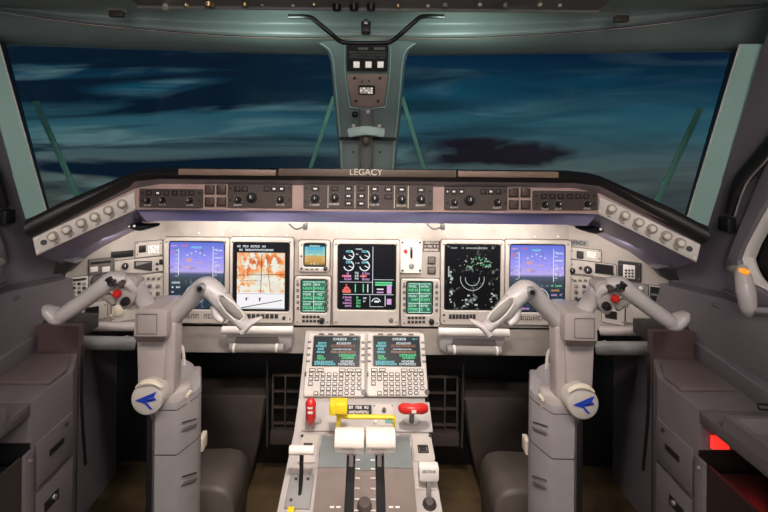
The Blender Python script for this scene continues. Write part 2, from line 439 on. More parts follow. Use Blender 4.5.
class Scr:
    def __init__(s, fr, R, h): s.fr, s.R, s.h = fr, R, h
    def p(s, u, v): x0, y0, x1, y1 = s.R; return s.fr.at(x0+u*(x1-x0), y1-v*(y1-y0), s.h)
    def q(s, mb, u0, v0, u1, v1): mb.face([s.p(u0, v1), s.p(u1, v1), s.p(u1, v0), s.p(u0, v0)])
    def line(s, mb, a, b, w=.02):
        A = s.p(*a); B = s.p(*b); d = (B-A).normalized(); n = s.fr.n.cross(d)*w*(s.R[2]-s.R[0])/2
        mb.face([A-n, B-n, B+n, A+n])
    def arc(s, mb, c, r, a0, a1, w=.02, n=14):
        W_ = s.R[2]-s.R[0]; c_ = s.p(*c)
        for i in range(n):
            t0 = math.radians(a0+(a1-a0)*i/n); t1 = math.radians(a0+(a1-a0)*(i+1)/n)
            f = lambda t, rr: c_+(s.fr.u*math.cos(t)+s.fr.v*math.sin(t))*rr*W_
            mb.face([f(t0, r-w/2), f(t1, r-w/2), f(t1, r+w/2), f(t0, r+w/2)])
    def g(s, mb, u0, v0, u1, hh, fill=.85, gw=None): glyphs(mb, s.fr, s.R, u0, v0, u1, hh, s.h, fill, gw)
def text(body, fr, px0, px1, py, name, m, parent, h, ext=.0006, font_h=None):
    c = bpy.data.curves.new('t', 'FONT'); c.body = body; c.size = 1; c.extrude = 0
    o = bpy.data.objects.new('t', c); COL.objects.link(o)
    bpy.context.view_layer.update()
    me = bpy.data.meshes.new_from_object(o.evaluated_get(bpy.context.evaluated_depsgraph_get()))
    bpy.data.objects.remove(o); xs = [v.co.x for v in me.vertices]; ys = [v.co.y for v in me.vertices]
    a, _ = fr.loc(px0, py, h); b, yy_ = fr.loc(px1, py, h)
    if a > b: a, b = b, a
    sx = (b-a)/(max(xs)-min(xs)); sy = sx if not font_h else font_h/(max(ys)-min(ys))
    org = ORG[parent] if parent else Vector()
    my = (max(ys)+min(ys))/2
    for v in me.vertices:
        v.co = fr.at(a+(v.co.x-min(xs))*sx, yy_+(v.co.y-my)*sy, h)-org
    me.name = name; me.materials.clear(); me.materials.append(m)
    ob = bpy.data.objects.new(name, me); COL.objects.link(ob)
    if parent: ob.parent = parent
    return ob
def mirrored(fn, *a):
    global MIR
    for s_ in (False, True):
        MIR = s_; fn(s_, *a)
    MIR = False

# ================================================================== SETTING
HW = .80   # half width of the cabin
mb = MB(); mb.box(Vector((0, .55, -.02)), (1.9, 3.2, .04)); struct(mb.build('floor', M_floor))
# forward bulkhead low behind the pedals, and the rear of the cabin
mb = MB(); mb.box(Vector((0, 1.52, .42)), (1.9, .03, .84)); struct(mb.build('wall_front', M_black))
mb = MB(); mb.box(Vector((0, -1.0, .9)), (1.9, .04, 1.8)); struct(mb.build('wall_rear', M_wall))

def Dw(px): return 1.24-.16*(abs(px-367)/367)**1.6
PX = [-50, 0, 60, 128, 200, 256, 310, 367, 424, 480, 540, 600, 668, 735, 790]
WT = [41, 44, 46, 48.5, 50.5, 52.5, 54, 54.5, 54.5, 54, 53, 52.5, 51.5, 51, 50]      # top edge of the windshields
LL = [6, 12.5, 21, 28.5, 34.5, 37.5, 38.5, 38.8, 38.8, 38, 35, 30.5, 23, 13, 4]      # highlight along the header, built as a fine metal line
def row(ys, dd, dy=0): return [P(x, y+dy, Dw(x)+dd) for x, y in zip(PX, ys)]
mb = MB(); mb.loft([row(WT, .10, 1), row(WT, .0, 0), row(WT, -.012, -1.5), row([w-4 for w in WT], -.03), row([(w*.55+l*.45) for w, l in zip(WT, LL)], -.055), row(LL, -.085, 2.0), row(LL, -.09, 0)])
struct(mb.build('trim_1', M_head, sharp=2))
mb = MB(); mb.tube([P(x, y, Dw(x)-.093) for x, y in zip(PX, LL)], .0011, seg=6); struct(mb.build('header_glint', M_glint))
top = [l*.62 for l in LL]
OV = [min(8, l*.28+1) for l in LL]
rows = [row(LL, -.09, -1), row(LL, -.10, -4), row([l*.72 for l in LL], -.085), row([l*.5 for l in LL], -.09), row([l*.33 for l in LL], -.13), row([l*.1-1 for l in LL], -.19)]
r_last = rows[-1]
rows.append([Vector((p.x, .62, p.z+.03)) for p in r_last]); rows.append([Vector((p.x, .2, 1.50)) for p in r_last]); rows.append([Vector((p.x, -1.0, 1.78)) for p in r_last])
mb = MB(); mb.loft(rows); struct(mb.build('ceiling', M_ceil, sharp=2))
# a closed roof skin outside so no daylight leaks
mb = MB(); mb.box(Vector((0, -.05, 1.86)), (2.1, 1.9, .03)); struct(mb.build('ceiling', M_ceil))

# centre post
rw = []
for y, xl, xr, D in ((30, 300, 434, 1.16), (42, 316, 420, 1.165), (50, 327, 409, 1.17), (62, 331, 405, 1.19), (90, 333.5, 402.5, 1.24), (125, 336.5, 399.5, 1.31), (139, 338, 397.5, 1.34), (175, 340, 395, 1.42), (200, 341, 394, 1.47)):
    m_ = (xl+xr)/2
    rw.append([P(xl-.5, y, D+.10), P(xl, y, D+.01), P(xl+2.5, y, D-.004), P(xl+8, y, D-.012), P(m_-6, y, D-.016), P(m_+6, y, D-.016), P(xr-8, y, D-.012), P(xr-2.5, y, D-.004), P(xr, y, D+.01), P(xr+.5, y, D+.10)])
mb = MB(); mb.loft(rw)
struct(mb.build('trim_3', M_head, sharp=1.0))
def post_side(i):
    k = (1, 2) if i == 0 else (-3, -2)
    return [[r[k[0]]+Vector((0, -.002, 0)), r[k[1]]+Vector((0, -.002, 0))] for r in rw]
for i in (0, 1):
    mb = MB(); mb.tube([r[2 if i == 0 else -3]+Vector((0, -.001, 0)) for r in rw[1:]], .0022, seg=6); struct(mb.build('trim_4' if i == 0 else 'trim_5', M_teal))

# windshield panes, raked
def quadpane(name, pts, m):
    mb = MB(); mb.prism(pts, Vector((0, .006, .003))); return struct(mb.build(name, m))
quadpane('window_1', [P(-12, 36, 1.20), P(334, 48, 1.30), P(343, 190, 1.62), P(20, 232, 1.36)], M_glass)
quadpane('window_2', [P(400, 48, 1.30), P(742, 44, 1.20), P(716, 238, 1.36), P(391, 190, 1.62)], M_glass)

# side posts, walls, side windows (authored on the right, mirrored to the left)
WR = lambda px, py: (lambda r: CAM+r*(HW/abs(r.x)))(ray(px, py))
def side(left):
    sx = -1 if left else 1; nm = 'left' if left else 'right'
    X = sx*HW
    out = Vector((sx*.03, 0, 0))
    # wall sheet with the window cut out
    def yz(y, z): return Vector((X, y, z))
    p0 = WR(764, 44); p1 = WR(736, 135); p2 = WR(708, 224); p3 = yz(1.22, .80)
    outer = [yz(p0.y-.05, 1.40), p0, p1, p2, yz(1.10, .84), p3, yz(1.45, .76), yz(1.45, 0), yz(-1, 0), yz(-1, 1.8), yz(.2, 1.8)]
    hole = [yz(.955, .845), yz(.94, .80), yz(.905, .775), yz(.35, .76), yz(.31, .80), yz(.31, 1.22), yz(.36, 1.27), yz(.60, 1.28), yz(.70, 1.24)]
    for _ in range(2):
        hole = [q for i in range(len(hole)) for q in (hole[i].lerp(hole[(i+1) % len(hole)], .25), hole[i].lerp(hole[(i+1) % len(hole)], .75))]
    mb = MB(); mb.holed(outer, [hole], out); struct(mb.build('wall_'+nm, M_wall))
    mb = MB(); mb.prism([h+Vector((sx*.022, 0, 0)) for h in hole], Vector((sx*.004, 0, 0))); struct(mb.build('window_3' if left else 'window_4', M_sideglass))
    # raised frame ring round the side window, inner lip coloured white for the light on it, dark seal
    c = Vector((X, .64, 1.02))
    def off(d, h): return [p+(Vector((0, p.y-c.y, (p.z-c.z)*1.3)).normalized()*d)+Vector((-sx*h, 0, 0)) for p in hole]
    mb = MB(); mb.rings([off(.058, 0), off(.056, .010), off(.048, .014), off(.010, .012), off(.004, .006)]); struct(mb.build('trim_6' if left else 'trim_8', M_wall))
    mb = MB(); mb.rings([off(.062, .0), off(.062, .004), off(.057, .004), off(.057, 0)]); struct(mb.build('trim_10' if left else 'trim_11', M_black))
    mb = MB(); mb.rings([off(.003, .006), off(-.001, .008), off(-.006, .004), off(-.008, -.01), off(-.002, -.02)]); struct(mb.build('trim_7' if left else 'trim_9', M_white))
    # windshield side post: face with turquoise light put into its colour, light edge and black seal
    A = [P(740, 44, .975), P(765, 44, .92), P(708, 226, 1.05), P(687, 218, 1.10)]
    mid = [A[0].lerp(A[3], .5), A[1].lerp(A[2], .5)]
    mb = MB(); mb.loft([[CAM+(A[0]-CAM)*1.05, A[0], A[1]], [CAM+(mid[0]-CAM)*1.05, mid[0], mid[1]], [CAM+(A[3]-CAM)*1.05, A[3], A[2]]])
    struct(mb.build('trim_12' if left else 'trim_14', M_teal, sharp=.3))
    mb = MB(); mb.tube([A[0], A[3]], .0018, seg=6, sub=1); struct(mb.build('trim_16' if left else 'trim_18', M_bezel))
    G0 = [P(727, 50, 1.12), P(738, 62, 1.0)]
    mb = MB(); mb.loft([[P(733, 44, 1.14), P(742, 44, 1.0)], [P(682.5, 222, 1.24), P(688, 222, 1.11)]])
    struct(mb.build('trim_13' if left else 'trim_15', M_dark))
    # panel below the window line, bulging inboard, down to the console
    top_ = [WR(x, y) for x, y in ((650, 278), (672, 283), (700, 289), (736, 297), (768, 308))]
    top_.append(yz(.55, .735)); top_.append(yz(-.8, .735))
    r0 = [p+Vector((-sx*.002, 0, .004)) for p in top_]
    r1 = [p+Vector((-sx*.028, 0, -.004)) for p in top_]
    r2 = [Vector((sx*.765, p.y, p.z-.05)) for p in top_]
    r3 = [Vector((sx*.772, p.y, .60)) for p in top_]
    r4 = [Vector((sx*.785, p.y, .50)) for p in top_]
    mb = MB(); mb.loft([r0, r1, r2, r3, r4]); struct(mb.build('baseboard_'+nm, M_wall2, sharp=.9))
mirrored(side)

# ================================================================== INSTRUMENT PANEL
YP = 1.30
FC = Fr(P(200, 250, YP), P(500, 250, YP), P(367, 320, YP))
FC = Fr(Vector((0, YP, .8)), Vector((.3, YP, .8)), Vector((0, YP, .6)))
MIR = False
def outer_frame(left):
    return Fr(P(570, 250, 1.30), P(675, 250, 1.17), P(570, 320, 1.30)) if not left else Fr(P(165, 250, 1.30), P(60, 250, 1.17), P(165, 320, 1.30))
FL = Fr(P(165, 250, 1.30), P(60, 252, 1.17), P(165, 250, 1.30)+Vector((0, 0, -.2)))
FR = Fr(P(569, 250, 1.30), P(674, 250, 1.17), P(569, 250, 1.30)+Vector((0, 0, -.2)))
panel = thing('instrument_panel', (0, YP, .50), 'wide beige instrument panel filling the front under the glareshield', 'instrument panel')
def pp(x, y, D=YP): return P(x, y, D)
ptsC = [FC.pt(165, 210), FC.pt(569, 214), FC.pt(569, 330), FC.pt(165, 326)]
mb = MB(); mb.prism(ptsC, Vector((0, .012, 0)))
lo = [FL.pt(165, 216), FL.pt(165, 326), FL.pt(60, 326), FL.pt(58, 300), FL.pt(66, 274), FL.pt(90, 250), FL.pt(110, 216)]
ro = [FR.pt(569, 220), FR.pt(569, 330), FR.pt(676, 331), FR.pt(678, 305), FR.pt(669, 282), FR.pt(645, 256), FR.pt(630, 222)]
mb.prism(lo, -FL.n*.012); mb.prism(ro, -FR.n*.012)
mb.build('face', M_panel, panel)
mb = MB(); mb.prism([FC.pt(178, 324), FC.pt(556, 328), FC.pt(556, 356), FC.pt(178, 352)], Vector((0, .02, 0))); mb.build('lower_strip', M_panel, panel)
for x0, x1, y, fr in ((63, 134, 326.5, FL), (600, 668, 331, FR)):
    mb = MB(); mb.tube([fr.pt(x0, y, .012), fr.pt(x1, y, .012)], .0125, seg=12, sub=1); plabel(mb.build('rail', M_colm, panel), 'rounded rail along the outer lower edge')
for x, y in ((158, 236), (199, 233), (222.5, 234.5), (231, 231), (240.5, 235), (263, 235), (287, 235), (336, 232), (367, 232), (404, 231.5), (447, 236), (471, 236), (503, 232), (535, 236.5), (558, 236.5)):
    c = FC.pt(x, y); MB().cyl(c, c+FC.n*.003, .0033, .0024, seg=10).build('panel_fastener', M_white, panel)
# small latch clips under the hood
for x in (298, 436):
    mb = MB(); mb.tube([FC.pt(x-9, 224, .05), FC.pt(x-2, 229, .06), FC.pt(x+8, 226, .05)], .0025, seg=6); mb.fbox(FC, x+5, 224, x+9, 230, .045, .06, .001)
    o = mb.build('release_latch', M_dark); tag(o, 'small dark latch clip under the glareshield '+('left' if x < 367 else 'right')+' of the centre display', 'latch', 'latches under the glareshield')

# ---- big display units
def display(name, fr, R, Sx, smat, label, cat, group=None):
    t = thing(name, fr.pt((R[0]+R[2])/2, R[3]), label, cat, group)
    ro = fr.rect(*R, .012); ri = fr.rect(*Sx, .010)
    mb = MB(); bezel(mb, fr, ro, ins(ri, -.0035), 0, .012, .007, .002, .007); mb.build('bezel', M_bezel, t)
    mb = MB(); plate(mb, fr, ins(ro, -.0022), -.001, .0012, .008, .0003); mb.build('edge_shade', M_module, t)  # dark ring paints the shading round the bezel edge
    mb = MB(); mb.rings([rrl(fr, ins(ri, -.0045), .007, .003), rrl(fr, ins(ri, -.0045), .007, .007)], False, True); mb.build('screen_surround', M_black, t)
    mb = MB(); mb.rings([rrl(fr, ri, .003, .0072), rrl(fr, ri, .003, .0078)], False, True); s_ = mb.build('screen', smat, t)
    screws(fr, [(R[0]+3, R[1]+4), (R[2]-3, R[1]+4), (R[0]+3, R[3]-4), (R[2]-3, R[3]-4)], .9, t, .012)
    return t, s_, Scr(fr, ri, .0083)
def add(s_, name, m, parent): return s_.build(name, m, parent, flip=False)

def pfd(R, Sx, label, mark):
    t, s_, S = display('flight_display', FC, R, Sx, S_pfd, label, 'display', None)
    w, g, a, r, c, m = MB(), MB(), MB(), MB(), MB(), MB()
    for i in range(7):
        S.q(w, .82, .10+i*.065, .88, .107+i*.065); S.q(w, .10, .12+i*.065, .14, .127+i*.065)
    S.line(w, (.80, .06), (.80, .55), .012); S.line(w, (.16, .10), (.16, .5), .012)
    for dx in (-.16, -.08, 0, .08, .16): S.q(w, .48+dx-.015, .13+abs(dx)*.35, .48+dx+.015, .145+abs(dx)*.35)
    for i in range(4): S.g(w, .84, .11+i*.11, .98, .022, .9, .035)
    S.g(m, .02, .04, .14, .03, .9, .04); S.g(r, .03, .12, .12, .06, .9, .05); S.g(r, .2, .035, .36, .03); S.g(c, .40, .06, .6, .03)
    S.g(a, .30, .24, .44, .05, 1, .06); S.g(a, .30, .36, .42, .03, 1, .06); S.q(a, .46, .30, .62, .308)
    S.arc(w, (.5, .82), .22, 10, 170, .012, 20); S.arc(c, (.5, .82), .13, 0, 360, .01, 20)
    for i in range(5):
        S.g(w, .04, .60+i*.07, .22, .025, .8, .04); S.g((g, a, m, c, w)[i], .76, .60+i*.07, .97, .025, .8, .04)
    S.line(g, (.5, .62), (.5, .95), .012); S.g(m, .04, .95, .4, .025, .8, .04)
    for b_, n, mm in ((w, 'symbols', E_white), (g, 'symbols', E_green), (a, 'symbols', E_amb), (r, 'symbols', E_red), (c, 'symbols', E_cyan), (m, 'symbols', E_mag)): add(b_, n, mm, s_)
    mb = MB(); Rm = FC.rect(R[0]+15, R[3]-10, R[2]-8, R[3]-4.5, .0122)
    glyphs(mb, FC, Rm, 0, .1, 1, .8, .0124, .95, .1); add(mb, 'marking', M_mid, t)
    return t
pfd((163.5, 238, 228.5, 323.5), (169.5, 242.5, 223.5, 308.5), 'blue and purple flight display farthest left in the panel, partly behind a yoke arm', 'l')
pfd((505.5, 240.5, 571, 325.5), (510.5, 245.5, 564.5, 311.5), 'blue and purple flight display farthest right, its lower edge behind a yoke arm', 'r')

t, s_, S = display('navigation_display', FC, (229.5, 238, 293, 323), (233.5, 243.5, 288.5, 310.5), S_black, 'display showing an orange and white airport chart', 'display')
mb = MB(); x0, y0, x1, y1 = S.R; H = y1-y0; Wd = x1-x0
S2R = (x0+Wd*.06, y0+H*.02, x1-Wd*.07, y1-H*.14)
mb.rings([rrl(FC, S2R, .001, .0079), rrl(FC, S2R, .001, .0082)], False, True); ch = mb.build('chart_page', S_chart, s_)
C = Scr(FC, S2R, .0086)
k, w = MB(), MB()
C.line(k, (.52, .02), (.50, .72), .014); C.line(k, (.0, .40), (.98, .385), .012); C.line(k, (.1, .98), (.95, .84), .016); C.line(k, (.62, .05), (.70, .70), .01)
C.line(k, (0, .73), (1, .73), .006); C.line(k, (.2, .85), (.2, .80), .03); C.line(k, (.48, .86), (.48, .80), .03); C.q(k, .18, .80, .25, .81); C.q(k, .46, .80, .52, .81)
for i in range(9): C.g(k, .05+random.random()*.6, .1+i*.065, .25+random.random()*.7, .012, .5, .03)
C.line(k, (.02, .985), (.98, .985), .008)
S.g(w, .06, .03, .6, .03, .7, .035); S.g(w, .1, .085, .75, .028, .8, .035)
add(k, 'chart_lines', E_blk, s_); add(w, 'status_text', E_white, s_)
mb = MB()
for i in range(7): mb.fbox(FC, 247+i*4.6, 314.2, 250.5+i*4.6, 318.6, .012, .0138, .0003)
mb.build('softkey_row', M_dark, t); knob(FC, 284, 318, 1.8, .006, M_dark, t, h=.012)

t, s_, S = display('engine_display', FC, (333, 240.5, 399.5, 326), (338.5, 245.5, 395, 309), S_black, 'central dark display with engine dials and coloured bars', 'display')
w, g, r, c, m = MB(), MB(), MB(), MB(), MB()
for cx in (.18, .46):
    for cy in (.155, .325):
        S.arc(w, (cx, cy), .085, -170, 60, .02, 16); S.line(w, (cx, cy), (cx+.07, cy+.03), .015); S.g(c, cx-.05, cy-.075, cx+.08, .035, 1, .04)
S.g(w, .30, .05, .42, .02); S.g(w, .30, .13, .38, .02); S.g(w, .30, .27, .38, .02); S.q(w, .08, .195, .12, .215)
S.line(w, (.605, .02), (.605, .76), .01); S.line(w, (.02, .58), (.60, .58), .008); S.line(w, (.08, .775), (.98, .775), .008); S.line(w, (.62, .54), (.98, .54), .008)
for i in range(3):
    S.g(m, .10, .43+i*.045, .24, .03, .9, .045); S.g(m, .42, .43+i*.045, .58, .03, .9, .045); S.g(w, .29, .42+i*.045, .36, .03, .9, .035)
S.q(r, .06, .47, .22, .50); S.q(r, .38, .47, .50, .50)
S.q(r, .07, .70, .22, .75); S.arc(r, (.145, .70), .04, 0, 180, .03, 8)
for x_, mm in ((.14, r), (.30, g), (.44, g), (.52, w)): S.line(mm, (x_, .61), (x_, .74), .018)
for i in range(2): S.q(g, .65, .575+i*.035, .95, .598+i*.035)
S.q(w, .68, .68, .80, .70); S.q(m, .68, .73, .80, .75); S.q(m, .86, .62, .94, .76)
for i in range(4): S.g(m, .08, .81+i*.045, .24, .028, .95, .04); S.g(g, .32, .81+i*.045, .42, .028, .8, .04)
S.g(w, .44, .82, .54, .025); S.g(w, .44, .87, .54, .025); S.arc(w, (.67, .90), .075, 10, 170, .015); S.q(w, .64, .87, .72, .90); S.line(w, (.56, .79), (.56, .96), .008); S.line(w, (.83, .79), (.83, .96), .012)
S.q(m, .86, .84, .94, .93); S.line(w, (.56, .965), (.8, .965), .008)
for b_, n, mm in ((w, 'dial_symbols', E_white), (g, 'green_symbols', E_green), (r, 'red_symbols', E_red), (c, 'cyan_symbols', E_cyan), (m, 'violet_symbols', E_mag)): add(b_, n, mm, s_)
knob(FC, 391, 320, 2.4, .006, M_mid, t, h=.012)

t, s_, S = display('weather_display', FC, (441, 240.5, 504.5, 325), (445.5, 245.5, 499.5, 309.5), S_radar, 'dark display with a green and white weather radar swirl', 'display')
w, g = MB(), MB()
for r_ in (.13, .22): S.arc(w, (.50, .52), r_, 170, 370, .012, 24)
for i in range(60):
    a = random.uniform(.2, 2.9); rr = random.uniform(.12, .34); cx_, cy_ = .58+math.cos(a)*rr, .36-math.sin(a)*rr*.55
    d = random.uniform(.008, .03); S.q(random.choice((w, g, g)), cx_, cy_, cx_+d, cy_+d*.8)
for i in range(14): d = random.uniform(.02, .05); x_ = random.uniform(.06, .14); y_ = random.uniform(.4, .95); S.q(w, x_, y_, x_+d, y_+d*.8)
for i in range(14): d = random.uniform(.02, .05); x_ = random.uniform(.3, .9); y_ = random.uniform(.72, .96); S.q(w, x_, y_, x_+d, y_+d*.6)
S.g(w, .1, .03, .9, .025, .7, .04); S.line(w, (.06, .33), (.06, .5), .02)
add(w, 'radar_returns', em('grey_white', (.45, .5, .47)), s_); add(g, 'radar_returns', em('mid_green', (.12, .5, .2)), s_)
mb = MB()
for i in range(8): mb.fbox(FC, 449+i*3.4, 314.5, 451.8+i*3.4, 319, .012, .0138, .0003)
mb.build('softkey_row', M_dark, t); screws(FC, [(444, 315)], 1.2, t, .012, M_black)

# ---- standby horizon and radio units
t, s_, S = display('standby_horizon', FC, (298.5, 241, 329.5, 272), (304.5, 244.5, 325, 266), S_adi, 'small square standby horizon with cyan sky over amber ground', 'instrument')
w = MB(); S.q(w, .15, .47, .4, .5); S.q(w, .6, .47, .85, .5)
for i in range(6): S.q(w, .05, .15+.12*i, .14, .18+.12*i); S.q(w, .88, .15+.12*i, .96, .18+.12*i)
S.g(w, .25, .04, .8, .08); S.g(w, .3, .86, .7, .08); add(w, 'symbols', E_pale, s_)
for x, y in ((307, 269.3), (312, 269.3), (317, 269.3)): btn(FC, x, y, 3.2, 1.8, M_mid, t, .012, .0015)
knob(FC, 325.5, 268.5, 2.2, .008, M_dark, t, h=.012); knob(FC, 301.5, 268.5, 1.2, .004, M_dark, t, h=.012); knob(FC, 301.5, 256, 1.0, .003, M_dark, t, h=.012)
def rmu(R, Sx, label):
    t, s_, S = display('radio_unit', FC, R, Sx, S_green, label, 'radio unit', 'radio management units')
    w = MB(); g = MB()
    for i in range(3):
        S.line(w, (.05, .05+.315*i), (.95, .05+.315*i), .03)
        for j in (0, 1):
            S.g(w, .07+j*.48, .10+i*.31, .48+j*.48, .07, .95, .11); S.g(g, .07+j*.48, .21+i*.31, .48+j*.48, .08, .95, .13)
    S.line(w, (.5, .05), (.5, .97), .03); S.line(w, (.05, .97), (.95, .97), .03)
    add(w, 'readouts', E_pale, s_); add(g, 'readouts', E_green, s_)
    for i in range(5):
        y = Sx[1]+4+i*6
        btn(FC, R[0]+3.3, y, 2.6, 3.2, M_mid, t, .012, .0016, name='line_key'); btn(FC, R[2]-3.3, y, 2.6, 3.2, M_mid, t, .012, .0016, name='line_key')
    for r_ in (0, 1):
        for i in range(5): btn(FC, Sx[0]+2+i*3.7, R[3]-9+r_*4.2, 2.8, 2.6, M_dark, t, .012, .0015)
    knob(FC, R[2]-8.5, R[3]-5.5, 2.9, .010, M_black, t, h=.012)
rmu((294.5, 277, 330.5, 326), (301.5, 280.5, 326, 312), 'small green radio screen unit left of the engine display')
rmu((401, 279.5, 440, 327), (407, 282.5, 432, 313.5), 'small green radio screen unit right of the engine display')

# ---- landing gear lever plate, placard, two square buttons
t = thing('gear_lever_panel', FC.pt(411, 273), 'white plate with a short black lever and a red dot, right of the engine display', 'lever panel')
mb = MB(); plate(mb, FC, FC.rect(400.5, 240.5, 422, 273.5, .012), 0, .012, .004, .002); mb.build('plate', M_white, t)
mb = MB(); c = FC.pt(411.5, 254, .012); mb.fbox(FC, 410.6, 249, 412.6, 258, .012, .022, .001); mb.build('lever', M_black, t)
knob(FC, 405.5, 251, 2.0, .005, M_red, t, name='lamp', h=.012); knob(FC, 411.5, 248, 1.5, .003, M_tube, t, h=.012); knob(FC, 411.5, 266, 2.8, .003, M_tube, t, name='dial', h=.012)
screws(FC, [(402.5, 242.5), (420, 242.5), (402.5, 270.5), (420, 270.5)], 1.2, t, .012, M_dark)
def placard(x0, y0, x1, y1, rows_, label, fr=None, base=None, ink=None, h=0):
    fr = fr or FC; mb = MB(); mb.fbox(fr, x0, y0, x1, y1, h, h+.0015)
    t = thing('placard', fr.pt((x0+x1)/2, y1), label, 'placard'); mb.build('plate', base or M_module, t)
    R = fr.rect(x0, y0, x1, y1, h+.0017); mb = MB()
    for i in range(rows_): glyphs(mb, fr, R, .06, (i+.2)/rows_, .94, .6/rows_, h+.0018, .9)
    add(mb, 'lettering', ink or M_white, t); return t
placard(423.5, 241, 440.5, 251.5, 3, 'small brown placard with pale lettering right of the white lever plate')
for y, l in ((260.5, 'brown square push button, upper of the two beneath the placard'), (270.5, 'brown square push button, lower of the two beneath the placard')):
    t = thing('push_button', FC.pt(431.5, y+3), l, 'button', 'push buttons beneath the placard')
    mb = MB(); bezel(mb, FC, FC.rect(427.7, y-3.8, 435.7, y+3.8, .003), FC.rect(428.7, y-2.8, 434.7, y+2.8, .003), 0, .003, .001, .0005, .0005); mb.build('surround', M_dark, t)
    MB().fbox(FC, 428.7, y-2.8, 434.7, y+2.8, 0, .005, .0006).build('cap', M_mid, t)

# ================================================================== OUTER MODULES
def module(name, fr, R, label, cat, m=None, h=.005, group=None):
    t = thing(name, fr.pt((R[0]+R[2])/2, R[3]), label, cat, group)
    mb = MB(); plate(mb, fr, fr.rect(*R, h), 0, h, .002, .001); mb.build('faceplate', m or M_bezel, t)
    if h <= .005: mb = MB(); plate(mb, fr, ins(fr.rect(*R, h), -.0016), -.001, .001, .003, .0003); mb.build('edge_shade', M_module, t)  # painted shade edge round the module
    screws(fr, [(R[0]+1.8, R[1]+1.8), (R[2]-1.8, R[1]+1.8), (R[0]+1.8, R[3]-1.8), (R[2]-1.8, R[3]-1.8)], .8, t, h)
    return t
def slot(fr, x0, y0, x1, y1, label):
    mb = MB(); mb.fbox(fr, x0, y0, x1, y1, 0, .003, .0008); tag(mb.build('blank_slot', M_black), label, 'slot', 'blank slots in the panel')
def window(fr, R, t, h=.005, name='readout_window', m=None):
    mb = MB(); bezel(mb, fr, fr.rect(*R, h+.002), ins(fr.rect(*R, h+.002), .0025), h-.001, h+.002, .001, .0005, .001); o = mb.build(name, M_dark, t)
    MB().fbox(fr, R[0]+.6, R[1]+.6, R[2]-.6, R[3]-.6, h-.001, h+.0006).build('pane', m or M_black, o)
# left side
slot(FL, 111, 251, 133.5, 257.5, 'black blank slot above the left switch modules')
t = module('clock_module', FL, (135.5, 241.5, 162.5, 256.5), 'small beige module with black button and white letters, left of the left flight display', 'module')
btn(FL, 142.5, 249, 7, 7, M_black, t, .005)
mb = MB(); R = FL.rect(148.5, 245, 160.5, 253, .006)
for i in range(2): glyphs(mb, FL, R, 0, .05+.5*i, 1, .42, .0062, 1)
add(mb, 'lettering', M_btnw, t)
t = module('switch_module', FL, (88.5, 259, 113.5, 274), 'dark switch module with two white keys, behind the left yoke head', 'module', M_mid)
for x in (94, 106): btn(FL, x, 269.5, 8, 5, M_white, t, .005)
mb = MB(); mb.fbox(FL, 91, 261.5, 111, 263.5, .005, .0065); mb.build('strip', M_black, t)
t = module('gauge_module', FL, (114.5, 259, 163, 274), 'beige module with a tapered dial window, above the left audio panel', 'module')
knob(FL, 125, 266, 3.2, .012, M_black, t, h=.005, ptr=True)
mb = MB(); mb.prism([FL.pt(134, 261, .005), FL.pt(152, 261, .005), FL.pt(152, 271, .005), FL.pt(134, 268.5, .005)], FL.n*.002); o = mb.build('dial_window', M_dark, t)
mb = MB(); mb.prism([FL.pt(136, 262, .0071), FL.pt(151, 262, .0071), FL.pt(136, 266, .0071)], FL.n*.0005); mb.build('dial_face', M_tube, o)
for x, y in ((157, 264), (157, 269)): knob(FL, x, y, 1.4, .005, M_dark, t, h=.005)
btn(FL, 161, 262, 3.5, 5, M_black, t, .005)
def audio(fr, R, label, cols, rows_):
    t = module('audio_panel', fr, R, label, 'audio panel', None, .005, 'audio panels')
    w = (R[2]-R[0]); hh = (R[3]-R[1])
    for i in range(6): btn(fr, R[0]+w*(.12+.15*i), R[1]+hh*.12, w*.09, hh*.09, M_mid, t, .005, .002)
    for j in range(rows_):
        for i in range(cols): knob(fr, R[0]+w*(.16+.68*i/max(1, cols-1)), R[1]+hh*(.33+.23*j), 1.9, .007, M_dark if (i+j) % 3 else M_mid, t, h=.005, ptr=True, seg=10)
    knob(fr, R[0]+w*.3, R[3]-hh*.13, 2.8, .012, M_black, t, h=.005, ptr=True); knob(fr, R[0]+w*.66, R[3]-hh*.13, 2.8, .012, M_black, t, h=.005, ptr=True)
audio(FL, (128, 275, 163.5, 308), 'beige audio panel with rows of small dark knobs left of the left flight display', 4, 3)
t = module('radio_keypad', FL, (70, 277, 88, 296), 'pale keypad module at the far left of the panel', 'keypad', M_white)
for j in range(3):
    for i in range(3): btn(FL, 74+i*5, 284+j*4.2, 3.6, 3, M_dark if (i+j) % 2 else M_tube, t, .005, .002)
mb = MB(); mb.fbox(FL, 72.5, 278.5, 85.5, 281, .005, .0065); mb.build('display_strip', M_dark, t)
t = module('oxygen_panel', FL, (81, 303, 107, 320), 'low beige module behind the left outer yoke grip', 'module', M_bezel)
window(FL, (85, 307, 99, 316), t)
t = module('steering_panel', FL, (111.5, 300, 137, 321), 'low beige module with a cream round knob below the left yoke head', 'module', M_bezel)
skirt_knob(FL, 119, 311, 4.6, .012, M_cream, t, .005); knob(FL, 111, 315.5, 1.2, .004, M_white, t, h=.005)
mb = MB(); mb.cyl(FL.pt(98, 281, 0), FL.pt(98, 281, .012), .018, .016, seg=24, bev=.002); o = mb.build('round_gauge', M_dark); tag(o, 'dark round gauge behind the left outer yoke grip', 'gauge')
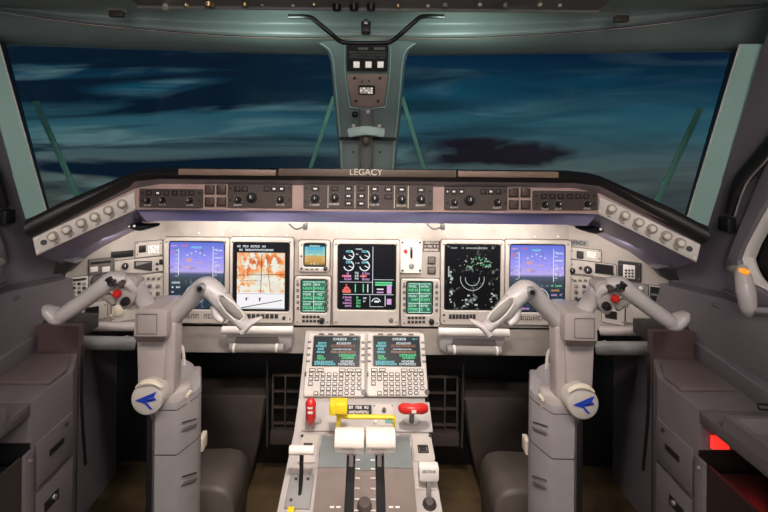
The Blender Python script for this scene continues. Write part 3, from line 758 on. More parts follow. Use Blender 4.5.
# right side
placard(570.5, 240, 588.5, 246, 1, 'small grey placard at the top of the right panel beside the flight display', FR, M_tube, M_dark)
t = module('clock_module', FR, (570.5, 249, 601, 260.5), 'small beige module with dark button and white letters, right of the right flight display', 'module')
btn(FR, 580, 254.8, 7, 7, M_dark, t, .005)
mb = MB(); R = FR.rect(587, 251.5, 598, 258, .006)
for i in range(2): glyphs(mb, FR, R, 0, .05+.5*i, 1, .42, .0062, 1)
add(mb, 'lettering', M_btnw, t)
t = module('pressure_panel', FR, (570.5, 262.5, 616, 276), 'beige module with dark knobs and a black window above the right audio panel', 'module')
knob(FR, 572.8, 270.5, 2.6, .010, M_black, t, h=.005, ptr=True); skirt_knob(FR, 588, 270, 3.0, .010, M_dark, t, .005); knob(FR, 580.5, 268, 1.6, .006, M_dark, t, h=.005)
window(FR, (595, 264.5, 613.5, 274.5), t)
t = module('radio_keypad', FR, (618.5, 262.5, 641, 281), 'dark keypad module with a pale key block at the upper right of the panel', 'keypad', M_dark)
mb = MB(); mb.fbox(FR, 623, 265, 635, 278.5, .005, .0065, .0005); mb.build('key_block', M_white, t)
for j in range(3):
    for i in range(3): btn(FR, 626+i*3.2, 270.5+j*3, 2.2, 2, M_dark, t, .0065, .0015)
audio(FR, (570.5, 277.5, 606, 304), 'beige audio panel with rows of small dark knobs right of the right flight display', 4, 3)
t = module('spare_panel', FR, (627, 284, 648, 300), 'grey module behind the right yoke head', 'module', M_tube)
knob(FR, 641, 288, 2, .006, M_white, t, h=.005)
for R, l in (((649, 286.5, 667, 295.5), 'dark narrow readout with a pale rim, top one at the far right of the panel'), ((663, 306, 675.5, 317), 'dark readout with a pale rim, lowest at the far right of the panel')):
    t = module('readout', FR, R, l, 'readout', M_bezel); window(FR, (R[0]+1, R[1]+1, R[2]-1, R[3]-1), t, .0055)
slot(FR, 650, 297, 674.5, 302.5, 'black blank slot between two readouts at the far right of the panel')
t = module('steering_panel', FR, (602, 306.5, 624.5, 324), 'low beige module with a dark readout below the right yoke head', 'module', M_bezel)
window(FR, (605, 311, 617, 319), t)
t = module('oxygen_panel', FR, (626, 305, 656, 325), 'low beige blank module behind the right outer yoke grip', 'module', M_bezel)

# ================================================================== GLARESHIELD
MIR = False
gs = thing('glareshield', (0, 1.1, .80), 'long black glareshield hood with tan fascia spanning the whole panel', 'glareshield')
# stations along the hood: (face bottom, face top, lip bottom, lip top, back)
def st(i):
    out = []
    for (x, y, D) in i: out.append(P(x, y, D))
    return out
def symm(pts, m):   # left station -> right station (plain mirror about the centre plane)
    return [Vector((-p.x, p.y, p.z)) for p in pts] if m else pts
Lend = st([(37, 256, 1.00), (33, 237, 1.00), (28, 236, .98), (23, 231, .97), (25, 221, .98), (52, 215, 1.22)])
Lin = st([(70, 240, 1.035), (66, 221.5, 1.035), (64, 217, 1.015), (62, 211, 1.005), (62, 202, 1.015), (84, 199, 1.35)])
Lcor = st([(137, 209.5, 1.10), (135.5, 188.5, 1.10), (134.5, 181.5, 1.082), (133, 176, 1.07), (134, 171.5, 1.08), (146, 168.5, 1.55)])
Lct = st([(160, 209.3, 1.105), (160, 184, 1.105), (160, 179, 1.085), (160, 174.5, 1.075), (160, 169.5, 1.085), (168, 166.5, 1.6)])
stations = [Lend, Lin, Lcor, Lct, symm(Lct, 1), symm(Lcor, 1), symm(Lin, 1), symm(Lend, 1)]
def rowsof(ix): return [[s_[i] for s_ in stations] for i in ix]
mb = MB(); mb.loft(rowsof([1, 2]), Vector((0, .012, -.001))); mb.build('lip_band', mat('lip_mauve', (.30, .26, .27), .28), gs)
mb = MB(); mb.loft(rowsof([2, 3, 4, 5]), Vector((0, .01, -.006))); plabel(mb.build('hood', M_hood, gs, sharp=1.2), 'black padded hood')
arm_l = [stations[0], stations[1], stations[2]]; arm_r = stations[5:]
mb = MB(); mb.loft([[s_[0] for s_ in stations[2:6]], [s_[1] for s_ in stations[2:6]]], Vector((0, .012, 0))); mb.build('fascia', M_fascia, gs)
for a in (arm_l, arm_r):
    mb = MB(); mb.loft([[s_[0] for s_ in a], [s_[1] for s_ in a]], Vector((0, .012, 0))); mb.build('arm_fascia', M_fascia, gs)
# padded roll, blue display reflections in its colour, below the centre fascia and the underside
def roll(s_, k):
    p = s_[0]; return p+Vector((0, [0.0, .003, .012, .024, .038, .047][k], [0, -.004, -.0105, -.0195, -.0295, -.0355][k]))
mb = MB(); mb.loft([[roll(s_, k) for s_ in stations[2:6]] for k in range(6)]); mb.build('padded_roll', M_roll, gs, sharp=2)
def und(pts, back, bend): return pts, back
Ub = st([(82, 264, 1.22), (110, 246, 1.265), (150, 224, 1.296), (170, 213, 1.298)])
ubs = Ub+[Vector((-p.x, p.y, p.z)) for p in Ub[::-1]]
dn = Vector((0, .008, -.001))
for ia in ((0, 1, 2), (5, 6, 7)):
    f_ = [stations[i][0]+dn for i in ia]; b_ = [ubs[i] for i in ia]
    mb = MB(); mb.loft([f_, [(a+b)/2+Vector((0, 0, -.010)) for a, b in zip(f_, b_)], b_]); mb.build('underside', M_under, gs, sharp=2)
f_ = [roll(stations[i], 5) for i in (2, 3, 4, 5)]; b_ = [ubs[i] for i in (2, 3, 4, 5)]
mb = MB(); mb.loft([f_, b_]); mb.build('underside', M_under, gs, sharp=2)
# brown inlays on the front lip
def strip(x0, x1, y0, y1, D, m, name):
    fr = Fr(Vector((0, D, 1)), Vector((.2, D, 1)), Vector((0, D, .8))); mb = MB(); mb.fbox(fr, x0, y0, x1, y1, -.012, .002, .002); return mb.build(name, m, gs), fr
strip(178, 276, 169.3, 175.5, 1.07, mat('inlay_tan', (.26, .17, .12), .45), 'inlay')
strip(458, 559, 171.3, 177.6, 1.07, mat('inlay_tan', (.26, .17, .12), .45), 'inlay')
o, fr = strip(278, 456.5, 169.3, 176.8, 1.07, M_hoodtop, 'inlay')
lt = text('LEGACY', fr, 350, 382.5, 172.2, 'lettering', M_cream, gs, .0026)
FG = Fr(Vector((0, 1.1035, .9)), Vector((.2, 1.1035, .9)), Vector((0, 1.1035, .7)))
def gmod(name, R, label, cat, group=None):
    t = thing(name, FG.pt((R[0]+R[2])/2, R[3]), label, cat, group)
    mb = MB(); plate(mb, FG, FG.rect(*R, .004), -.002, .004, .002, .001); mb.build('faceplate', M_module, t); return t
def gknob(t, x, y, r, leg=True):
    c = FG.pt(x, y, .004); rr = r*c.y/F
    o = MB().cyl(c, c+FG.n*.003, rr*1.15, rr*1.1, seg=18).cyl(c+FG.n*.003, c+FG.n*.013, rr*.82, rr*.7, seg=18, bev=.0012).build('knob', M_black, t)
    mb = MB(); mb.box(c+FG.n*.0134+FG.v*rr*.3, (rr*.2, rr*.6, .0008), (FG.u, FG.v, FG.n)); mb.build('pointer', M_white, o)
    if leg:
        mb = MB(); R = FG.rect(x-r*1.3, y+r*1.25, x+r*1.3, y+r*1.25+1.9, .0042); glyphs(mb, FG, R, 0, 0, 1, 1, .0043, 1, .16)
        for a in range(-60, 240, 40):
            p = c+(FG.u*math.cos(math.radians(a))+FG.v*math.sin(math.radians(a)))*rr*1.35; mb.face([p-FG.u*.0005-FG.v*.0005+FG.n*.0003, p+FG.u*.0005-FG.v*.0005+FG.n*.0003, p+FG.u*.0005+FG.v*.0005+FG.n*.0003, p-FG.u*.0005+FG.v*.0005+FG.n*.0003])
        add(mb, 'legend', M_white, t)
def gbtn(t, x, y, lit=True, w=6.2, hh=5.4):
    mb = MB(); Ro = FG.rect(x-w/2, y-hh/2, x+w/2, y+hh/2, .006); bezel(mb, FG, Ro, ins(Ro, .0022), .003, .0065, .001, .0006, .0006); b_ = mb.build('button', M_black, t)
    o = MB().fbox(FG, x-w*.32, y-hh*.32, x+w*.32, y+hh*.32, .004, .0056, .0005).build('cap', M_mid if lit else M_module, b_)
    if lit:
        mb = MB(); mb.fbox(FG, x-w*.2, y-hh*.14, x-w*.03, y+hh*.14, .0056, .0060); mb.fbox(FG, x+w*.03, y-hh*.14, x+w*.2, y+hh*.14, .0056, .0060); mb.build('legend', M_btnw, t)
t = gmod('display_controller', (139, 189, 202.5, 207.8), 'brown display controller with a row of six buttons, left end of the straight glareshield', 'control panel')
for i, x in enumerate((149, 157.6, 166, 174.5, 183, 191)): gbtn(t, x, 193, i in (1,), 5.4, 5)
for x, y in ((147.7, 200.6), (162.7, 200.2), (190, 200.4)): gknob(t, x, y, 2.9)
screws(FG, [(142.3, 193), (142.3, 200.6), (199.6, 193), (199.6, 200.6)], 1.6, t, .004, M_dark)
t = gmod('display_controller', (533, 191, 598, 210.3), 'brown display controller with a row of six buttons, right end of the straight glareshield', 'control panel')
for i, x in enumerate((544, 552.6, 561, 570, 578.3, 586.5)): gbtn(t, x, 196.4, False, 5.4, 5)
for x, y in ((545, 204.4), (558.4, 204.2), (587.5, 204)): gknob(t, x, y, 2.9)
screws(FG, [(536.5, 196), (536.5, 204), (594, 196), (594, 204)], 1.6, t, .004, M_dark)
t = gmod('course_panel', (227.5, 184.5, 292, 207.8), 'brown course control panel between the left square buttons and the autopilot panel', 'control panel')
for x, lit in ((237.3, 0), (244.4, 0), (266.5, 0), (274, 1), (281.5, 1)): gbtn(t, x, 188.9, lit, 6, 5.2)
gknob(t, 238, 199.8, 3.2); gknob(t, 251.7, 197.8, 4.8, False); gknob(t, 280.5, 199.6, 3.4)
screws(FG, [(230.5, 188), (230.5, 200), (289.5, 188), (289.5, 200)], 1.6, t, .004, M_dark)
t = gmod('course_panel', (444.5, 187, 507.5, 210), 'brown course control panel between the autopilot panel and the right square buttons', 'control panel')
for x, lit in ((447.5, 1), (454, 1), (461.6, 1), (483.4, 0), (491, 1), (498.4, 0)): gbtn(t, x, 191.6, lit, 5.6 if x > 450 else 3.4, 5.2)
gknob(t, 454.6, 202.4, 3.2); gknob(t, 469.6, 200.2, 4.8, False); gknob(t, 497.5, 202.4, 3.4)
screws(FG, [(447.5, 203), (505, 191), (505, 203)], 1.6, t, .004, M_dark)
t = gmod('autopilot_panel', (303.5, 185, 433, 209), 'long brown autopilot panel with dividing lines, centred under the raised lettering', 'control panel')
for x in (328, 355, 368.4, 394.4, 408.2):
    mb = MB(); mb.fbox(FG, x-.35, 185.6, x+.35, 208.4, .004, .0046); mb.build('divider', M_cream, t)
for x, y in ((315, 198.6), (334.6, 198), (374.8, 198.6), (401.8, 199.4), (421, 199.2)): gknob(t, x, y, 4.1)
for x, y, l in ((315.2, 188.8, 1), (334.8, 188.8, 0), (348.4, 188.6, 1), (361.4, 188.8, 0), (374.6, 189, 1), (388.4, 189.4, 1), (401.8, 189.6, 1), (421, 190, 1), (348.4, 196, 1), (361.4, 196, 1), (388.4, 197, 0), (348.4, 203.4, 1), (361.4, 203.6, 1)): gbtn(t, x, y, l, 7.6, 4.6)
screws(FG, [(306.3, 188.5), (306.3, 201.5), (430, 191), (430, 203)], 1.7, t, .004, M_dark)
for k, (bx_, by_) in enumerate(((205.2, 185.6), (509.8, 188.6))):
    for j in (0, 1):
        for i in (0, 1):
            x, y = bx_+4.2+i*11.8, by_+4.2+j*12.1
            pos = ('upper', 'lower')[j]+' '+('left', 'right')[i]
            t = thing('annunciator_button', FG.pt(x, y+4), '%s of the four square brown buttons %s of the autopilot panel' % (pos, ('left', 'right')[k]), 'button', 'square annunciator buttons on the '+('left', 'right')[k])
            mb = MB(); Ro = FG.rect(x-4.7, y-4.5, x+4.7, y+4.5, .003); bezel(mb, FG, Ro, ins(Ro, .0018), -.001, .004, .001, .0006, .0006); mb.build('surround', M_dark, t)
            MB().fbox(FG, x-3.9, y-3.7, x+3.9, y+3.7, 0, .007, .001).build('cap', mat('button_maroon_brown', (.10, .06, .05), .4), t)
# angled end panels with their lamp knobs
def endpanel(right):
    s_ = [stations[0], stations[2]] if not right else [stations[7], stations[5]]
    a, b = s_[0], s_[1]
    fr = Fr(a[1]-Vector((0, .001, 0)), b[1]-Vector((0, .001, 0)), a[0]-Vector((0, .001, 0)))
    c = lambda p, h: p+fr.n*h
    t = thing('lighting_panel', a[0], 'pale angled panel with six brass-tipped knobs at the %s end of the glareshield' % ('right' if right else 'left'), 'control panel', None)
    f0, f1, g0, g1 = a[0].lerp(b[0], .0), a[0].lerp(b[0], .985), a[1].lerp(b[1], .0), a[1].lerp(b[1], .985)
    pts = [f0.lerp(g0, .06), f1.lerp(g1, .03), f1.lerp(g1, .86), f0.lerp(g0, .96)]
    mb = MB(); mb.prism([c(p, .003) for p in pts], fr.n*.004, .001); mb.build('faceplate', M_arm, t)
    def at(u, v): return c(a[0].lerp(b[0], u).lerp(a[1].lerp(b[1], u), v), .007)
    for u in (.17, .30, .44, .57, .71, .85):
        p = at(u, .58); q = at(u+.03, .34)
        MB().cyl(p, p+fr.n*.004, .0115, .0105, seg=18).build('skirt', mat('skirt_tan', (.40, .31, .24), .4), t)
        o = MB().cyl(p+fr.n*.004, p+fr.n*.016, .0085, .0072, seg=16, bev=.001).build('knob', M_cream, t)
        MB().cyl(p+fr.n*.016, p+fr.n*.0172, .0045, seg=10).build('cap', M_white, o)
        MB().cyl(q, q+fr.n*.002, .007, .006, seg=14).build('dial_ring', mat('skirt_tan', (.40, .31, .24), .4), t)
        mb = MB()
        for k in (-1, 0, 1):
            z = at(u+.02+k*.012, .16); mb.box(z, (.004, .002, .0008), (fr.u, fr.v, fr.n))
        mb.build('legend', M_mid, t)
    p = at(.085, .5); MB().cyl(p, p+fr.n*.002, .0062, seg=14).build('jack', M_black, t)
    for u, v in ((.025, .80), (.025, .2), (.97, .75), (.97, .2)):
        p = at(u, v); MB().cyl(p, p+fr.n*.002, .0036, seg=10).build('screw', M_white, t)
endpanel(False); endpanel(True)
# map lights tucked under the hood corners
def maplight(left):
    c = P(141 if left else 594, 226 if left else 229, 1.19)
    t = thing('map_light', c, 'black map light with twin bright dots under the %s corner of the hood' % ('left' if left else 'right'), 'lamp', None)
    s_ = 1 if left else -1
    mb = MB(); mb.tube([c+Vector((-.035*s_, 0, .006)), c+Vector((0, 0, -.002)), c+Vector((.04*s_, .02, .002))], [(.006, .014), (.011, .02), (.003, .012)], seg=12); mb.build('body', M_black, t)
    for d in (-.012, .002): MB().ell(c+Vector((d*s_*1.0-.01*s_, -.019, .003)), (.0032, .003, .0032)).build('bulb', M_btnw, t)
maplight(True); maplight(False)

# ================================================================== PEDESTAL
MIR = False
pc = lambda y, D: P(365.2-(y-334)*.015, y, D)
A0, A1, A2, A3 = pc(334, 1.22), pc(398, 1.125), pc(432, 1.05), pc(512, .854)
ex = Vector((1, 0, 0))
PD1 = Fr(A0, A0+ex*.1, A1); PD2 = Fr(A1, A1+ex*.1, A2); PD3 = Fr(A2, A2+ex*.1, A3)
ped = thing('centre_pedestal', (-.005, .85, 0), 'pale grey pedestal between the two control columns, carrying keyboards and levers', 'pedestal')
def pedprof(x, k):
    d3 = (A3-A2); far = A3+d3*1.4
    pts = [A0+Vector((0, .02, 0)), A1, A2+Vector((0, 0, -.002)), A3, far, Vector((0, far.y, 0)), Vector((0, 1.16, 0)), Vector((0, 1.22, .28)), Vector((0, A0.y+.03, A0.z-.02))]
    return [Vector((x, p.y-(.004 if i < 0 else 0), p.z)) for i, p in enumerate(pts)]
hw = .157; cxp = -.0075
mb = MB(); mb.prism(pedprof(cxp-hw, 0), ex*2*hw, .003); mb.build('body', M_ped, ped)
# panels on the pedestal
mb = MB(); mb.fbox(PD2, 303, 401.5, 431, 431, 0, .004, .001); mb.build('forward_plate', M_ped, ped)
mb = MB(); mb.fbox(PD1, 306, 392.5, 426, 397, .001, .008, .001); mb.build('dark_gap_strip', M_module, ped)
for x0, x1, y0, y1 in ((299.5, 317, 434, 462), (413, 433, 434, 459)):
    mb = MB(); mb.fbox(PD3, x0, y0, x1, y1, 0, .003, .001); mb.build('side_plate', M_bezel, ped)
mb = MB(); mb.fbox(PD3, 414, 461, 436, 489, 0, .003, .001); mb.fbox(PD3, 414, 458.5, 434.5, 460.8, 0, .006, .001); mb.build('side_plate', M_bezel, ped)
mb = MB(); mb.fbox(PD3, 287, 474, 312, 508, 0, .004, .0015); mb.build('lever_plate', M_tube, ped)
screws(PD3, [(296, 479), (308, 479), (291, 500), (302, 436), (430, 436)], 1.6, ped, .004, M_dark)

# ---- the two keyboard display units: one built, one copied
def build_cdu():
    W_, H_ = .156, .149
    t = thing('control_display_unit', (0, 0, 0), 'x', 'keyboard unit', 'keyboard display units on the pedestal')
    fr = Fr(Vector((0, 0, 0)), ex*.1, -PD1.v); fr.n, fr.v, fr.u = PD1.n.copy(), PD1.v.copy(), PD1.u.copy(); fr.o = Vector((0, 0, 0))
    def R_(u0, v0, u1, v1): return (-W_/2+u0*W_, -v1*H_, -W_/2+u1*W_, -v0*H_)
    ri = R_(.115, .04, .90, .53)
    mb = MB(); bezel(mb, fr, R_(.01, -.02, .99, 1.0), ins(ri, -.001), 0, .013, .006, .002, .002); mb.rings([rrl(fr, R_(.10, .03, .92, .55), .002, .0), rrl(fr, R_(.10, .03, .92, .55), .002, .004)], False, True); mb.build('bezel', M_bezel, t)
    mb = MB(); mb.rings([rrl(fr, ri, .002, .0095), rrl(fr, ri, .002, .0115)], False, True); s_ = mb.build('screen', S_cdu, t)
    S = Scr(fr, ri, .0120); w, g, c, r, a = MB(), MB(), MB(), MB(), MB()
    S.g(w, .42, .05, .75, .08, .95, .05); S.g(c, .85, .06, .97, .05); S.g(c, .10, .20, .28, .07, 1, .045); S.g(c, .06, .29, .30, .08, 1, .045); S.g(c, .10, .40, .24, .07, 1, .045); S.g(c, .08, .50, .26, .07, 1, .045)
    S.g(w, .50, .20, .85, .07, 1, .045); S.g(r, .38, .28, .92, .09, 1, .045); S.g(w, .42, .42, .9, .04, .9, .045); S.g(a, .38, .49, .92, .08, 1, .045)
    S.g(g, .56, .60, .92, .08, 1, .045); S.g(g, .62, .69, .9, .07, 1, .045); S.g(g, .10, .64, .24, .07, 1, .045); S.g(g, .10, .72, .30, .07, 1, .045)
    S.g(c, .05, .83, .48, .07, 1, .045); S.g(c, .05, .91, .5, .06, 1, .045); S.g(w, .60, .81, .90, .07, 1, .045); S.g(w, .55, .90, .95, .07, 1, .045)
    for b_, mm in ((w, E_white), (g, E_green), (c, E_cyan), (r, em('dim_rust', (.38, .16, .10))), (a, em('salmon', (.5, .28, .17)))): add(b_, 'readouts', mm, s_)
    def key(u, v, ku, kv, m=M_dark, name='key', oval=False):
        r_ = R_(u-ku/2, v-kv/2, u+ku/2, v+kv/2); mb = MB(); rad = .0035 if oval else .001
        mb.rings([rrl(fr, r_, rad, .0125), rrl(fr, r_, rad, .0150), rrl(fr, ins(r_, .0006), rad, .0154)], False, True); k = mb.build(name, M_dark, t)
        q = ins(r_, .0017); mb = MB(); mb.face(rrl(fr, q, rad*.6, .0156)); k2 = mb.build('cap', M_bezel, k)
    for u in (.13, .26, .62, .75, .88): key(u, .60, .105, .055)
    for j, v in enumerate((.665, .735, .81, .885, .955)):
        for i in range(9):
            u = .115+i*.098
            if (i == 0 and j > 2) or (i == 1 and j in (2, 3)) or (i == 8 and j == 4): continue
            key(u, v-(.01 if i > 5 else 0), .072, .058, oval=i > 5)
    for j in range(4):
        v = .14+j*.105
        key(.045, v, .055, .032, name='line_key'); key(.955, v, .055, .032, name='line_key')
    for u in (.24, .40, .56, .76): key(u, .005, .085, .025, name='line_key')
    r_ = R_(.005, .63, .035, .70); mb = MB(); mb.rings([rrl(fr, r_, .001, .0125), rrl(fr, r_, .001, .0145)], False, True); mb.build('side_lamp', M_black, t)
    c_ = fr.at(W_*.47, -.93*H_, .0125); MB().cyl(c_, c_+fr.n*.005, .006, seg=14).build('dimmer', M_black, t)
    return t
cdu = build_cdu()
def copy_tree(o, par=None):
    c = o.copy(); COL.objects.link(c)
    if par: c.parent = par
    for ch in list(o.children): copy_tree(ch, c)
    return c
cdu2 = copy_tree(cdu)
cdu.location = PD1.pt(337, 335.5, 0); cdu['label'] = 'left of the two keyboard units with lit screens at the head of the pedestal'
cdu2.location = PD1.pt(395.5, 335.5, 0); cdu2['label'] = 'right of the two keyboard units with lit screens at the head of the pedestal'

# ---- throttle quadrant
tq = thing('throttle_quadrant', PD3.pt(365, 480), 'tan humped throttle quadrant with two dark slots in the middle of the pedestal', 'throttle quadrant')
def hump(x0, x1, m, name, hs, y0=440):
    """humped cover between pixel columns x0..x1 of the pedestal; hs = list of (distance along PD3 down from its head, height)"""
    a = PD3.pt(x0, 470, .035); b = PD3.pt(x1, 470, .035)
    pts = [PD3.at(0, -d, h) for d, h in hs]; pts = [Vector((a.x, p.y, p.z)) for p in pts]
    mb = MB(); mb.prism(pts, ex*(b.x-a.x), .0012); return mb.build(name, m, tq)
drum = [(.035, -.002)]+[(.095-.058*math.cos(t), .052*math.sin(t)) for t in [math.radians(a) for a in range(8, 92, 12)]]+[(.16, .048), (.30, .030), (.40, .012), (.40, -.002)]
for x0, x1 in ((318.5, 346.5), (384, 412)):
    hump(x0, x1, M_cheek, 'side_cover', drum)
def drumband(x0, x1, m, name, a0, a1, r, cd_, L_):
    a = PD3.pt(x0, 465, .04); b = PD3.pt(x1, 465, .04)
    rows_ = []
    for t in range(a0, a1+1, 8):
        q = PD3.at(0, -(cd_-(.058+r)*math.cos(math.radians(t))), (.052+r)*math.sin(math.radians(t))); rows_.append([Vector((a.x, q.y, q.z)), Vector((b.x, q.y, q.z))])
    for d, h in L_: q = PD3.at(0, -d, h+r); rows_.append([Vector((a.x, q.y, q.z)), Vector((b.x, q.y, q.z))])
    mb = MB(); mb.loft(rows_, -PD3.n*.002); return mb.build(name, m, tq)
for x0, x1 in ((318.8, 346.2), (384.3, 411.7)): drumband(x0, x1, M_drum, 'cover_band', 15, 89, .0012, .095, [(.115, .0503), (.150, .0487)])
drumband(355.2, 375.3, M_drum, 'centre_band', 40, 89, -.0048, .095, [(.115, .0503), (.150, .0487)])
for x0, x1 in ((346.5, 355), (375.5, 384)): hump(x0, x1, M_black, 'lever_slot', [(d, h-.02 if h > 0 else h) for d, h in drum])
hump(355, 375.5, M_cheek, 'centre_cover', [(d, h-.006 if h > 0 else h) for d, h in drum])
mb = MB()
for i in range(9):
    d = .108+i*.020
    hh = (.052-.004*(d-.095)/.065 if d < .16 else .048-(d-.16)*.1286)-.0040
    for u in (-.0175, .0125): 
        q = PD3.at(0, -d, 0); c = Vector((PD3.pt(365.3, 470, .04).x+u+.0025, q.y, q.z))+PD3.n*hh; mb.box(c, (.009, .0014, .002), (PD3.u, PD3.v, PD3.n))
mb.build('scale_ticks', M_white, tq)
mb = MB()
for x in (332, 338.5, 391, 397.5):
    c = PD3.pt(x, 507.5, .039); mb.box(c, (.008, .003, .003), (PD3.u, PD3.v, PD3.n))
mb.build('legend', M_white, tq)
for x in (322, 406.5):
    c = PD3.pt(x, 491, .040); MB().cyl(c, c+PD3.n*.002, .0026, seg=10).build('screw', M_black, tq)
c = PD3.pt(364.5, 507, .035); MB().cyl(c, c+PD3.n*.012, .014, .012, seg=20, bev=.003).build('knob', M_module, tq)
for x0, x1 in ((320, 332), (400, 411)):
    a, b = PD3.pt(x0, 446, .025), PD3.pt(x1, 446, .025); b = Vector((b.x, a.y, a.z))
    mb = MB(); mb.cyl(a, b, .022, seg=24); plabel(mb.build('pivot_drum', M_tube, tq), 'pale grey drum beside the thrust levers')
for x0, x1, l in ((335, 364, 'left of the two peach white thrust levers'), (366, 395, 'right of the two peach white thrust levers')):
    a = P(x0, 440, .945); b = P(x1, 440, .945); b = Vector((b.x, a.y, a.z)); m_ = (a+b)/2
    sl = PD3.pt(351 if x0 < 365 else 379.5, 466, .03)
    t = thing('thrust_lever', sl, l, 'lever', 'thrust levers')
    top_ = Vector((sl.x, a.y, a.z)); mb = MB(); mb.bar(sl-PD3.n*.01, top_+Vector((0, 0, -.01)), .009, .014); mb.build('stem', M_module, t)
    prof = [(0.024*math.cos(q)*(1.0 if math.sin(q) > 0 else .8), .024*math.sin(q)*(1 if math.sin(q) > 0 else 1.25)) for q in [2*math.pi*i/20 for i in range(20)]]
    mb = MB(); mb.prism([a+Vector((0, y_, z_)) for y_, z_ in prof], b-a, .002); g_ = mb.build('grip', M_leverw, t)
    mb = MB(); fr = Fr(a+Vector((0, -.0245, 0)), b+Vector((0, -.0245, 0)), a+Vector((0, -.0245, -.1))); R = (fr.loc(x0+6, 438)[0], -.0045, fr.loc(x0+20, 438)[0], -.0015); glyphs(mb, fr, R, 0, 0, 1, 1, .0006, 1, .1); add(mb, 'lettering', M_mid, g_)

# ---- yellow gust lock bar
q1 = P(338.5, 416.5, .99); q2 = P(394, 416.2, .99); q2 = Vector((q2.x, q1.y, q1.z))
t = thing('gust_lock_bar', PD2.pt(338, 425), 'yellow metal lock bar with a block end across the pedestal behind the thrust levers', 'lock bar')
mb = MB(); mb.tube([q1, q2], .0048, sub=1, seg=10); mb.build('crossbar', M_yellow, t)
mb = MB(); mb.bar(q1+Vector((0, 0, .005)), P(338.5, 436, 1.0), .009, .009, bev=.001); mb.build('leg', M_yellow, t)
mb = MB(); mb.bar(q2, P(394.3, 431, 1.0), .006, .008, bev=.001); mb.build('leg', M_yellow, t)
mb = MB(); mb.box(P(338.5, 405.8, .985), (.040, .03, .022), bev=.003); mb.build('block', M_yellow, t)
mb = MB(); mb.box(P(333.5, 405.8, .985)+Vector((0, -.003, 0)), (.014, .030, .025), bev=.003); mb.build('block', M_yellow, t)
placard(347.5, 405, 371.5, 414.5, 2, 'small black placard with white lettering beside the yellow lock bar', PD2, M_black, M_white, .004)
t = module('trim_switch_panel', PD2, (372.5, 404, 394, 425), 'small pale switch panel right of the black placard on the pedestal', 'switch panel', M_bezel, .006)
knob(PD2, 384, 411, 2.2, .008, M_module, t, h=.006); knob(PD2, 376, 422, 1.6, .004, M_white, t, h=.006); mb = MB(); mb.fbox(PD2, 385, 418, 392, 423, .006, .0075, .0005); mb.build('indicator', mat('teal_indicator', (.15, .35, .28), .4), t)

# ---- red handles
t = thing('fire_handle', PD2.pt(313, 424), 'upright red handle on the left edge of the pedestal', 'handle', 'red handles on the pedestal')
b0 = PD2.pt(313.5, 422.5, 0); mb = MB(); mb.rings([[b0+PD2.u*.020*math.cos(a)*k+PD2.v*.009*math.sin(a)*k+PD2.n*h for a in [2*math.pi*i/20 for i in range(20)]] for k, h in ((1, .003), (1, .009), (.9, .012))], True, True); mb.build('base', M_silver, t)
mb = MB(); mb.cyl(b0, P(311, 414, 1.03), .006); mb.build('stem', M_tube, t)
mb = MB(); mb.tube([P(310.5, 422, 1.04), P(310.8, 417, 1.03), P(310.8, 410, 1.025), P(310.8, 403, 1.025), P(310.8, 398, 1.03)], [(.008, .009), (.0125, .012), (.0115, .012), (.0125, .012), (.006, .008)], seg=12); hd = mb.build('grip', M_red, t, sharp=1.2)
mb = MB(); 
for yy_ in (405, 409.5): mb.box(P(310.8, yy_, 1.025)+Vector((0, -.0125, 0)), (.011, .002, .004))
mb.build('marking', M_white, hd)
t = thing('fire_handle', PD2.pt(411, 424), 'wide red T-shaped handle on the right edge of the pedestal', 'handle', 'red handles on the pedestal')
b0 = PD2.pt(411.3, 423, 0); mb = MB(); mb.rings([[b0+PD2.u*.021*math.cos(a)*k+PD2.v*.010*math.sin(a)*k+PD2.n*h for a in [2*math.pi*i/20 for i in range(20)]] for k, h in ((1, .003), (1, .009), (.9, .012))], True, True); mb.build('base', M_silver, t)
mb = MB(); mb.cyl(b0, P(412, 412, 1.02), .006); mb.build('stem', M_mid, t)
mb = MB(); mb.tube([P(400.5, 409, 1.02), P(404, 408.6, 1.015), P(413, 408.8, 1.01), P(422, 408.6, 1.015), P(426, 408.8, 1.02)], [(.009, .008), (.0125, .010), (.010, .011), (.0125, .010), (.009, .008)], seg=12); hd = mb.build('grip', M_red, t, sharp=1.2)
mb = MB(); mb.box(P(413.5, 408.8, 1.01)+Vector((0, -.0115, 0)), (.010, .002, .006)); mb.build('marking', M_white, hd)

# ---- left speed brake lever, right flap lever
t = thing('speed_brake_lever', PD3.pt(299, 497), 'black stemmed lever with a white crossways grip at the left of the pedestal', 'lever')
a = P(289.5, 450, .90); b = P(314, 450.5, .90); b = Vector((b.x, a.y, a.z))
mb = MB(); mb.cyl(a, b, .0085, seg=14, bev=.001)
for k in (.12, .24, .36): mb.cyl(a.lerp(b, k), a.lerp(b, k+.05), .0093, seg=14)
mb.build('grip', M_leverw, t)
mb = MB(); mb.tube([a.lerp(b, .5), P(301, 480, .885), PD3.pt(299.5, 496, 0)], [(.0042, .0045), (.0042, .0045), (.003, .003)], seg=8); mb.build('stem', M_black, t)
btn(PD3, 308, 444.5, 9, 3.5, M_dark, t, .003, .001, name='legend_plate')
t = thing('flap_lever', PD3.pt(429, 506), 'lever with a white lettered block grip at the right of the pedestal', 'lever')
g0 = P(428.5, 471.5, .90); mb = MB(); mb.box(g0, (.040, .020, .030), bev=.004); gp = mb.build('grip', M_white, t)
fr = Fr(g0+Vector((0, -.0105, 0)), g0+Vector((.1, -.0105, 0)), g0+Vector((0, -.0105, -.1))); mb = MB(); glyphs(mb, fr, (-.014, .004, .014, .010), 0, 0, 1, .9, .0004, 1, .14); add(mb, 'lettering', M_mid, gp)
